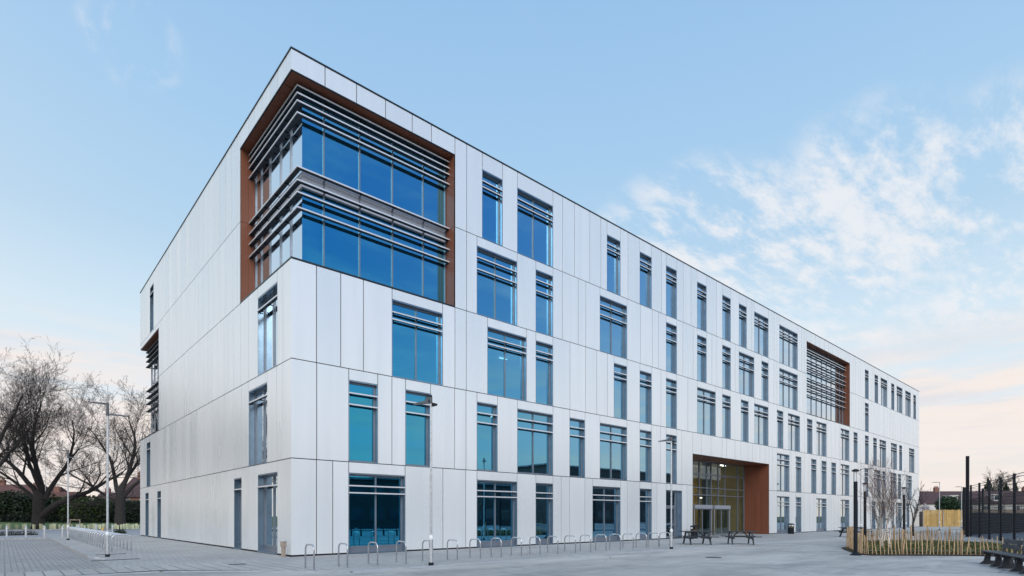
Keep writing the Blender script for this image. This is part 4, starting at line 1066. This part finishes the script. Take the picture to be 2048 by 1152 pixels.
tree('young_tree', x_, y_, 0, [((0,0,1.1), L3(-.25,1,0), 2.5, .05), ((0,0,1.0), L3(.12,1,.1), 2.7, .055), ((0,0,.9), L3(.5,1,-.1), 1.9, .03)],
     [((0,0,0), .08), ((0,0,1.15), .07)], PS, 6, 'young bare tree with two dark stems near the far end of the building')
for k, (px, d, h, lb) in enumerate(((1800, 31, 2.2, 'thin leafless sapling in the bed, right of the birches'), (1745, 30, 1.6, 'short leafless shrub stem in the bed, left of the birches'))):
    tree('sapling', *at(px, d), .03, [((0,0,.3), (.05,.02,1), h, .02)], [((0,0,0), .03), ((0,0,.35), .024)], dict(PS, n=[7,3], maxd=2, minr=.006), 50+k, lb, 'sapling')
# staked sapling on the grass
e = empty('staked_sapling', (*at(150, 67.5), .08), ZR); tag(e, 'thin sapling tied inside a two post timber stake frame on the verge', 'sapling')
b = MB(); R = random.Random(2); branch(b, Vector((0,0,0)), Vector((0,0,1)), 3.2, .03, 0, R, dict(PS, maxd=2, n=[8,3], minr=.008)); b.build('stem', M['bark'], e)
for x in (-.58, .58): b = MB(); b.tube([(x,0,0),(x,0,1.15)], .05, 8); b.build('stake', M['timberpost'], e)
b = MB(); b.bar((-.62,0,1.08),(.62,0,1.08),.03,.09); b.build('crossbar', M['timberpost'], e)
# tree guards
g0 = MB(); g0.hexa([Vector(p) for p in ((-.13,-.13,0),(.13,-.13,0),(.13,.13,0),(-.13,.13,0),(-.16,-.16,.62),(.16,-.16,.62),(.16,.16,.62),(-.16,.16,.62))]); g0.f.pop(1); g0.mi.pop(1)
g0.box(-.015,.015,-.17,-.14,0,.72)
g0 = g0.build('shrub_guard', M['guard'])
gpx = [-14,1,15,19,34,47,51,64,68,82,86,101,104,110,120,129,136,143,154,164,170,178,183,189,196,201,208,213,226,231,236,243,249,255,261,266,273,277]
for i, px in enumerate(gpx):
    o = g0 if i == 0 else g0.copy()
    if i: C.objects.link(o)
    o.location = (*at(px, 66 + (i*37 % 5)*.5), .09); o.rotation_euler = (0,0,i*1.3); s = .75 + (i*53 % 10)*.03; o.scale = (s*.85,s*.85,s)
    tag(o, 'pale yellow green shrub guard, %s from the left along the grass verge' % ORD[i], 'shrub guard', 'pale shrub guards along the grass verge')
# low plants on the strip by the parking bays
gc = MB(); R = random.Random(8)
for _ in range(90): leaves(gc, (R.uniform(-16,-6.6), R.uniform(40.3,42.2), .1), .5, .4, .28, 50, .10, R.random(), .2, .05)
for _ in range(16): leaves(gc, (*at(236+R.uniform(-8,8), 51+R.uniform(-.6,.6)), .1), .4, .4, .3, 60, .10, R.random(), .2, .0)
tag(gc.build('low_planting', M['hedge']), kind='stuff', label='low dark planting strip between the bollards and the road', cat='planting')

# ------------------------------------------------------------------ left background
def hedge_thing(name, blobs, m, label, cat, n, s, seed, floor=0):
    mb = MB(); R = random.Random(seed)
    for (px, d, z, rx, rz) in blobs:
        c = at(px, d); leaves(mb, (c[0], c[1], z), rx, rx, rz, n, s, R.random(), .55, floor)
    o = mb.build(name, M[m]); return tag(o, label, cat)
R = random.Random(40)
hedge_thing('hedge', [(px, 92+R.uniform(-1,3), 2.4+R.uniform(-.3,.2), 3.2, 3.2+R.uniform(-.4,.5)) for px in range(-60, 95, 13)], 'hedge', 'tall dark evergreen hedge behind the largest bare tree', 'hedge', 1500, .42, 1, .7)
hedge_thing('hedge', [(px, 94+R.uniform(-1,3), 2.2+R.uniform(-.3,.1), 3.0, 2.9+R.uniform(-.3,.3)) for px in range(88, 205, 12)], 'hedge2', 'lower olive green hedge between the two big bare trees', 'hedge', 1500, .40, 2, .7)
hedge_thing('hedge', [(px, 95+R.uniform(-1,3), 2.0+R.uniform(-.3,.3), 2.8, 2.4+R.uniform(-.4,.3)) for px in range(198, 300, 12)], 'hedge', 'dark scrubby hedge beside the side wall of the building', 'hedge', 1100, .40, 3, .7)
# hedge and trees west of the plot for the side wall's reflections
mb = MB()
for i in range(14): leaves(mb, (-46, -10+i*7, 2.0), 3.2, 4.2, 3.4, 700, .55, i, .5, 0)
tag(mb.build('hedge', M['hedge']), 'long dark hedge mirrored low in the glass of the side wall', 'hedge')
# railing
e = empty('metal_railing', (*at(110, 88), .45)); tag(e, 'dark vertical bar metal railing in front of the hedges', 'railing'); o0 = Vector(e.location)
A = Vector((*at(-60, 88), .45)) - o0; B = Vector((*at(300, 88), .45)) - o0; Ln = (B-A).length; dr = (B-A).normalized()
b = MB(); b.bar(A+Vector((0,0,1.3)), B+Vector((0,0,1.3)), .04, .05); b.bar(A+Vector((0,0,.15)), B+Vector((0,0,.15)), .04, .05)
b.build('rail', M['black'], e)
b = MB(); k = 0
while k < Ln: p = A+dr*k; b.bar(p+Vector((0,0,.1)), p+Vector((0,0,1.38)), .018, .018); k += .14
b.build('bars', M['black'], e)
k = 0
while k < Ln: b = MB(); p = A+dr*k; b.bar(p+Vector((0,0,-.2)), p+Vector((0,0,1.5)), .07, .07); b.build('post', M['black'], e); k += 2.9
# car behind the railing
def car(px, d, z, rz, label):
    e = empty('parked_car', (*at(px, d), z), rz); tag(e, label, 'car')
    prof = [(-2.1,.35),(-2.15,.75),(-1.95,.92),(-1.35,.98),(-.75,1.42),(.75,1.45),(1.45,1.0),(2.05,.85),(2.15,.55),(2.1,.35)]
    b = MB(); n = len(prof)
    for s_ in (-1, 1):
        for (x, z_) in prof: b.v.append((x, s_*(.86 if z_ < 1.0 else .68), z_))
    b.f.append(tuple(range(n))); b.f.append(tuple(reversed(range(n, 2*n)))); b.mi += [0,0]
    for i in range(n): j = (i+1) % n; b.f.append((i, n+i, n+j, j)); b.mi.append(0)
    b.build('body', M['carpaint'], e, bevel=.05)
    for s_ in (-1, 1):
        g = MB(); y = s_*.80; g.quad((-1.2,s_*.86,1.0),(1.3,s_*.86,1.0),(.72,s_*.70,1.39),(-.72,s_*.70,1.37)); g.build('side_window', M['housewin'], e)
        h = MB(); h.box(2.08,2.17,s_*.62-.16,s_*.62+.16,.62,.74); h.build('headlight', M['lens'], e)
        for x in (-1.3, 1.3):
            w = MB(); w.tube([(x, s_*.72, .32), (x, s_*.90, .32)], .32, 18); ww = w.build('wheel', M['rubber'], e)
            w = MB(); w.tube([(x, s_*.90, .32), (x, s_*.915, .32)], .19, 14); w.build('rim', M['steel'], ww)
car(268, 100, .72, ZR+.2, 'silver white car parked behind the railing beside the building')

def house(name, c, rz, w, dep, eave, ridge, wall, roofm, label, wins, chim=(0,), group=None, dormer=()):
    e = empty(name, (*c, 0), rz); tag(e, label, 'house', group)
    b = MB(); b.box(-w/2, w/2, 0, dep, 0, eave); b.build('wall', M[wall], e)
    b = MB(); o_ = .35
    b.hexa([Vector(p) for p in ((-w/2,-o_,eave-.12),(w/2,-o_,eave-.12),(w/2,dep/2,ridge-.02),(-w/2,dep/2,ridge-.02),(-w/2,-o_,eave+.06),(w/2,-o_,eave+.06),(w/2,dep/2,ridge+.16),(-w/2,dep/2,ridge+.16))])
    b.hexa([Vector(p) for p in ((-w/2,dep/2,ridge-.02),(w/2,dep/2,ridge-.02),(w/2,dep+o_,eave-.12),(-w/2,dep+o_,eave-.12),(-w/2,dep/2,ridge+.16),(w/2,dep/2,ridge+.16),(w/2,dep+o_,eave+.06),(-w/2,dep+o_,eave+.06))])
    for x in (-w/2+.01, w/2-.01): b.tri((x,0,eave),(x,dep,eave),(x,dep/2,ridge))
    rf = b.build('roof', M[roofm], e)
    for x in chim:
        b = MB(); b.box(x-.55,x+.55,dep/2-.35,dep/2+.35,ridge-.6,ridge+1.2)
        for k in (-.35,0,.35): b.lathe([(.12,ridge+1.2),(.10,ridge+1.55)], 8, (x+k,dep/2,0))
        b.build('chimney', M['brick'], rf)
    for (x, z, ww, hh) in wins:
        b = MB(); f = .07
        b.box(x-ww/2-f,x+ww/2+f,-.05,.03,z-f,z); b.box(x-ww/2-f,x+ww/2+f,-.05,.03,z+hh,z+hh+f); b.box(x-ww/2-f,x-ww/2,-.05,.03,z,z+hh); b.box(x+ww/2,x+ww/2+f,-.05,.03,z,z+hh); b.box(x-.03,x+.03,-.05,.03,z,z+hh); b.box(x-ww/2,x-.03,-.05,.03,z+hh*.68,z+hh*.68+.05); b.box(x+.03,x+ww/2,-.05,.03,z+hh*.68,z+hh*.68+.05)
        wn = b.build('window', M['white_paint'], e)
        b = MB(); b.quad((x-ww/2,-.02,z),(x+ww/2,-.02,z),(x+ww/2,-.02,z+hh),(x-ww/2,-.02,z+hh)); b.build('pane', M['housewin'], wn)
    for (x, z) in dormer:
        b = MB(); b.box(x-1.1,x+1.1,.3,3.2,z,z+1.7); b.box(x-1.25,x+1.25,.15,3.3,z+1.7,z+1.85); dn = b.build('dormer', M['render'], e)
        b = MB(); b.quad((x-.85,.285,z+.4),(x+.85,.285,z+.4),(x+.85,.285,z+1.45),(x-.85,.285,z+1.45)); b.build('pane', M['housewin'], dn)
# right-hand terrace
rt = [(0, 'end'), (1, 'second'), (2, 'third'), (3, 'fourth'), (4, 'fifth'), (5, 'sixth')]
for k in range(7):
    lat = 103 + k*8.0; d = 150
    c = (-8.44 + lat*AX[0] + d*AX[1], -22.43 + lat*AY[0] + d*AY[1])
    nm = ['leftmost','second from the left','third from the left','fourth from the left','fifth from the left','sixth from the left','last'][k]
    house('terraced_house', c, ZR, 8.0, 8.5, 4.9, 8.2, 'render', 'roofred', 'white house with dark red roof, %s of the terrace on the right' % nm,
          [(-1.9,2.9,1.9,1.3),(1.9,2.9,1.5,1.3),(-1.9,.5,2.0,1.5)], chim=(-3.9,) if k in (2,5) else (), group='white terraced houses beyond the sports fence', dormer=((-2.2, 5.3),) if k == 2 else (((1.5, 5.5),) if k == 3 else (((-1.0,5.5),) if k == 5 else ())))
for k, (px, d, w, ea, ri, rm, lb) in enumerate(((12, 128, 11, 6.0, 8.8, 'roofred2', 'house with red tiled roof half hidden by the tall hedge at the left edge'), (62, 135, 8, 6.2, 8.6, 'roofred', 'dark roofed house showing above the hedge left of the big trunk'), (118, 130, 6.5, 4.6, 7.2, 'roofred2', 'red roofed house with chimney seen between the bare trees'), (282, 118, 12, 5.6, 9.8, 'roofred', 'dark roofed house behind the second bare tree next to the building'), (225, 140, 10, 4.8, 7.4, 'roofred', 'white house low behind the second bare tree'))):
    c = at(px, d)
    house('house', c, ZR + (.1, -.1, .25, -.2, .1)[k], w, 8, ea, ri, 'render' if k in (0,1,4) else 'brick', rm, lb, [(-w*.3,ea-1.7,1.6,1.3),(w*.05,ea-1.7,1.6,1.3),(w*.33,ea-1.7,1.4,1.3)], chim=(-w*.33,))

# ------------------------------------------------------------------ right background
def fence_boards(A, B, h, label):
    e = empty('timber_fence', ((A[0]+B[0])/2, (A[1]+B[1])/2, 0)); tag(e, label, 'fence'); o0 = Vector(e.location)
    A = Vector((*A, 0))-o0; B = Vector((*B, 0))-o0; d = (B-A).normalized(); L = (B-A).length; n = Vector((-d.y, d.x, 0)); R = random.Random(3)
    b = MB(); k = 0
    while k < L:
        p = A+d*k + n*R.uniform(-.01,.01); hh = h+R.uniform(-.04,.04)
        b.bar(p, p+Vector((0,0,hh)), .10, .025, up=tuple(n)); k += .135
    b.build('boards', M['yellowwood'], e)
    b = MB()
    for z in (.35, 1.3, 2.2): b.bar(A+n*.05+Vector((0,0,z)), B+n*.05+Vector((0,0,z)), .05, .09)
    b.build('rails', M['yellowwood'], e)
    k = 0
    while k <= L+.1: b = MB(); p = A+d*k-n*.08; b.bar(p, p+Vector((0,0,h-.05)), .14, .12, up=tuple(n)); b.build('fence_post', M['timberpost'], e); k += L/2
fence_boards(at(1845.5, 86), at(1926, 86), 2.55, 'yellow new timber board fence at the end of the site, right of the building')
e = MB(); a = Vector((*at(1835,87.5),0)); b = Vector((*at(1846.5,86.8),0)); e.bar(a+Vector((0,0,1.1)), b+Vector((0,0,1.1)), .25, 2.2); e.bar(a+Vector((0,0,2.24)), b+Vector((0,0,2.24)), .32, .08)
tag(e.build('brick_wall', M['dullbrick']), 'short stretch of brown brick wall between the building and the yellow fence', 'wall')
def mesh_fence(A, B, n, h, label, wires=True):
    A = Vector((*A, 0)); B = Vector((*B, 0)); e = empty('sports_fence', A); tag(e, label, 'mesh fence', None); d = (B-A).normalized(); L = (B-A).length
    B = B-A; A = Vector()
    for i in range(n+1):
        b = MB(); p = A+(B-A)*(i/n); b.bar(p, p+Vector((0,0,h+.06)), .12, .12, up=tuple(d)); b.build('post', M['black'], e)
    for i in range(n):
        p = A+(B-A)*(i/n); q_ = A+(B-A)*((i+1)/n); b = MB(); z = .06
        while z < h-.02:
            k_ = .018 if z < 1.9 else .026; b.bar(p+Vector((0,0,z)), q_+Vector((0,0,z)), k_, k_); z += .10 if z < 1.9 else (.2 if z < 3 else .33)
        b.bar(p+Vector((0,0,h-.02)), q_+Vector((0,0,h-.02)), .03, .03)
        k = .1
        while k < L/n-.05: w_ = p+d*k; b.bar(w_+Vector((0,0,.05)), w_+Vector((0,0,3.0)), .007, .007); k += .10
        b.build('mesh_panel', M['black'], e)
mesh_fence(at(1927,48), at(2028.3,32.8), 5, 4.0, 'tall black weldmesh sports court fence running towards the camera on the right')
mesh_fence(at(2028.3,32.8), at(2100,26.5), 2, 4.0, 'near stretch of the tall black weldmesh fence leaving the right edge')
mesh_fence(at(1929,48.4), at(2110,61), 6, 4.0, 'far side of the black weldmesh sports court fence')
e = empty('black_column', (*at(1935,44), 0)); tag(e, 'very tall plain black steel column rising above the sports fence', 'column')
b = MB(); b.box(-.10,.10,-.10,.10,.02,6.25); b.build('shaft', M['black'], e); b = MB(); b.box(-.2,.2,-.2,.2,0,.02); b.build('base_plate', M['black'], e)
cp1, cp2, cp3, cp4 = at(1927,48), at(2028,32.8), at(2200,27), at(2160,63)
sheet('sports_court', [cp1, cp2, cp3, cp4], .006, M['court'])
# low dark kickboards round the court
b = MB()
for (p, r_) in ((at(1932,48.6), at(2110,60.8)),): b.bar(Vector((*p,.95)), Vector((*r_,.95)), .08, 1.9)
tag(b.build('kickboard', mat('dark_green_board', (.010,.014,.020), .8, spec=.2, var=.2)), 'dark rebound boards along the far side of the sports court', 'kickboard')
# bushes and trees beyond
def bush(name, px, d, z0, rx, rz, m, n, s, seed, label, cat, cone=False):
    mb = MB(); c = at(px, d); R = random.Random(seed)
    if cone:
        for k in range(7):
            t = k/6; leaves(mb, (c[0], c[1], z0+rz*2*t), rx*(1-t)+.25, rx*(1-t)+.25, rz*.35, int(n/7*(1.2-t)), s, R.random(), .3)
    else:
        for k in range(9): leaves(mb, (c[0]+R.uniform(-.5,.5)*rx, c[1]+R.uniform(-.5,.5)*rx, z0+rz+R.uniform(-.5,.55)*rz), rx*.62, rx*.62, rz*.6, n//9, s, R.random(), .5, 0)
    e = empty(name, (c[0], c[1], 0)); tag(e, label, cat)
    o = mb.build('crown', M[m], e); o.location = (-c[0], -c[1], 0)
    t = MB(); t.tube([(0,0,0),(0,0,z0+rz)], [.22,.12], 8); t.build('trunk', M['bark'], e)
bush('evergreen_bush', 1901, 96, .2, 2.0, 2.35, 'conifer', 9000, .24, 1, 'rounded dark evergreen bush behind the yellow timber fence', 'bush')
bush('blossom_tree', 1850, 102, .4, 1.6, 1.9, 'blossom', 1500, .14, 2, 'pale pink blossoming tree beside the far end of the building', 'tree')
bush('conifer_tree', 1976, 178, 4.0, 4.2, 4.1, 'hedge', 6500, .5, 3, 'dark pointed conifer left of the bare tree beyond the sports fence', 'tree', True)
bush('conifer_tree', 2012, 178, 4.0, 3.8, 3.5, 'hedge', 5600, .5, 4, 'dark pointed conifer right of the bare tree beyond the sports fence', 'tree', True)
bush('conifer_tree', 2032, 180, 4.0, 2.0, 3.6, 'hedge', 2600, .5, 6, 'smaller dark conifer near the right edge beyond the sports fence', 'tree', True)
bush('evergreen_bush', 1868, 99, .0, 1.6, 1.0, 'hedge', 3000, .24, 5, 'low dark bush between the blossoming tree and the evergreen', 'bush')
x_, y_ = at(1993, 185)
tree('bare_tree', x_, y_, 0, [((0,0,5.2), L3(-.5,1,.1), 8.2, .3), ((0,0,5.4), L3(.1,1,0), 8.8, .32), ((0,0,5.2), L3(.6,1,.2), 7.8, .26)],
     [((0,0,0), .5), ((0,0,5.5), .36)], dict(PO, maxd=4, n=[9,7,4,3], minr=.03), 77, 'round headed bare tree above the white houses on the right')
for k, (a, b, h, lb) in enumerate(((1928, 2110, 3.0, 'brown timber garden fence in front of the white houses'),)):
    m = MB(); A = Vector((*at(a,118),h/2)); B = Vector((*at(b,118),h/2)); m.bar(A, B, .05, h); n = 26
    for i in range(n+1): p = A.lerp(B, i/n); m.bar(p-Vector((0,0,h/2)), p+Vector((0,0,h/2+.1)), .12, .12)
    tag(m.build('garden_fence', M['timberpost']), lb, 'fence')

# ------------------------------------------------------------------ buildings behind the camera (they show in the glass)
def block(x0, x1, y0, y1, h, label, bands=2):
    e = empty('school_block', (x0, y0, 0)); tag(e, label, 'building')
    b = MB(); b.box(0, x1-x0, 0, y1-y0, 0, h); b.build('wall', M['reflbrick'], e)
    b = MB(); b.box(-.4, x1-x0+.4, -.4, y1-y0+.4, h, h+.3); b.build('roof', M['slab'], e)
    b = MB()
    for r in range(bands):
        z = 1.0 + r*3.4; k = 1.0
        while k < x1-x0-2.5: b.box(k, k+2.2, y1-y0, y1-y0+.04, z, z+1.7); k += 3.0
    wn = b.build('windows', M['housewin'], e)
block(5, 62, -62, -50, 6.8, 'low dark brick school hall mirrored in the ground floor glass')
block(78, 190, -80, -62, 12.5, 'three storey dark brick block mirrored in the windows right of centre', 3)
block(-60, -5, -75, -60, 5.5, 'low dark block mirrored in the ground floor glass nearest the corner', 1)
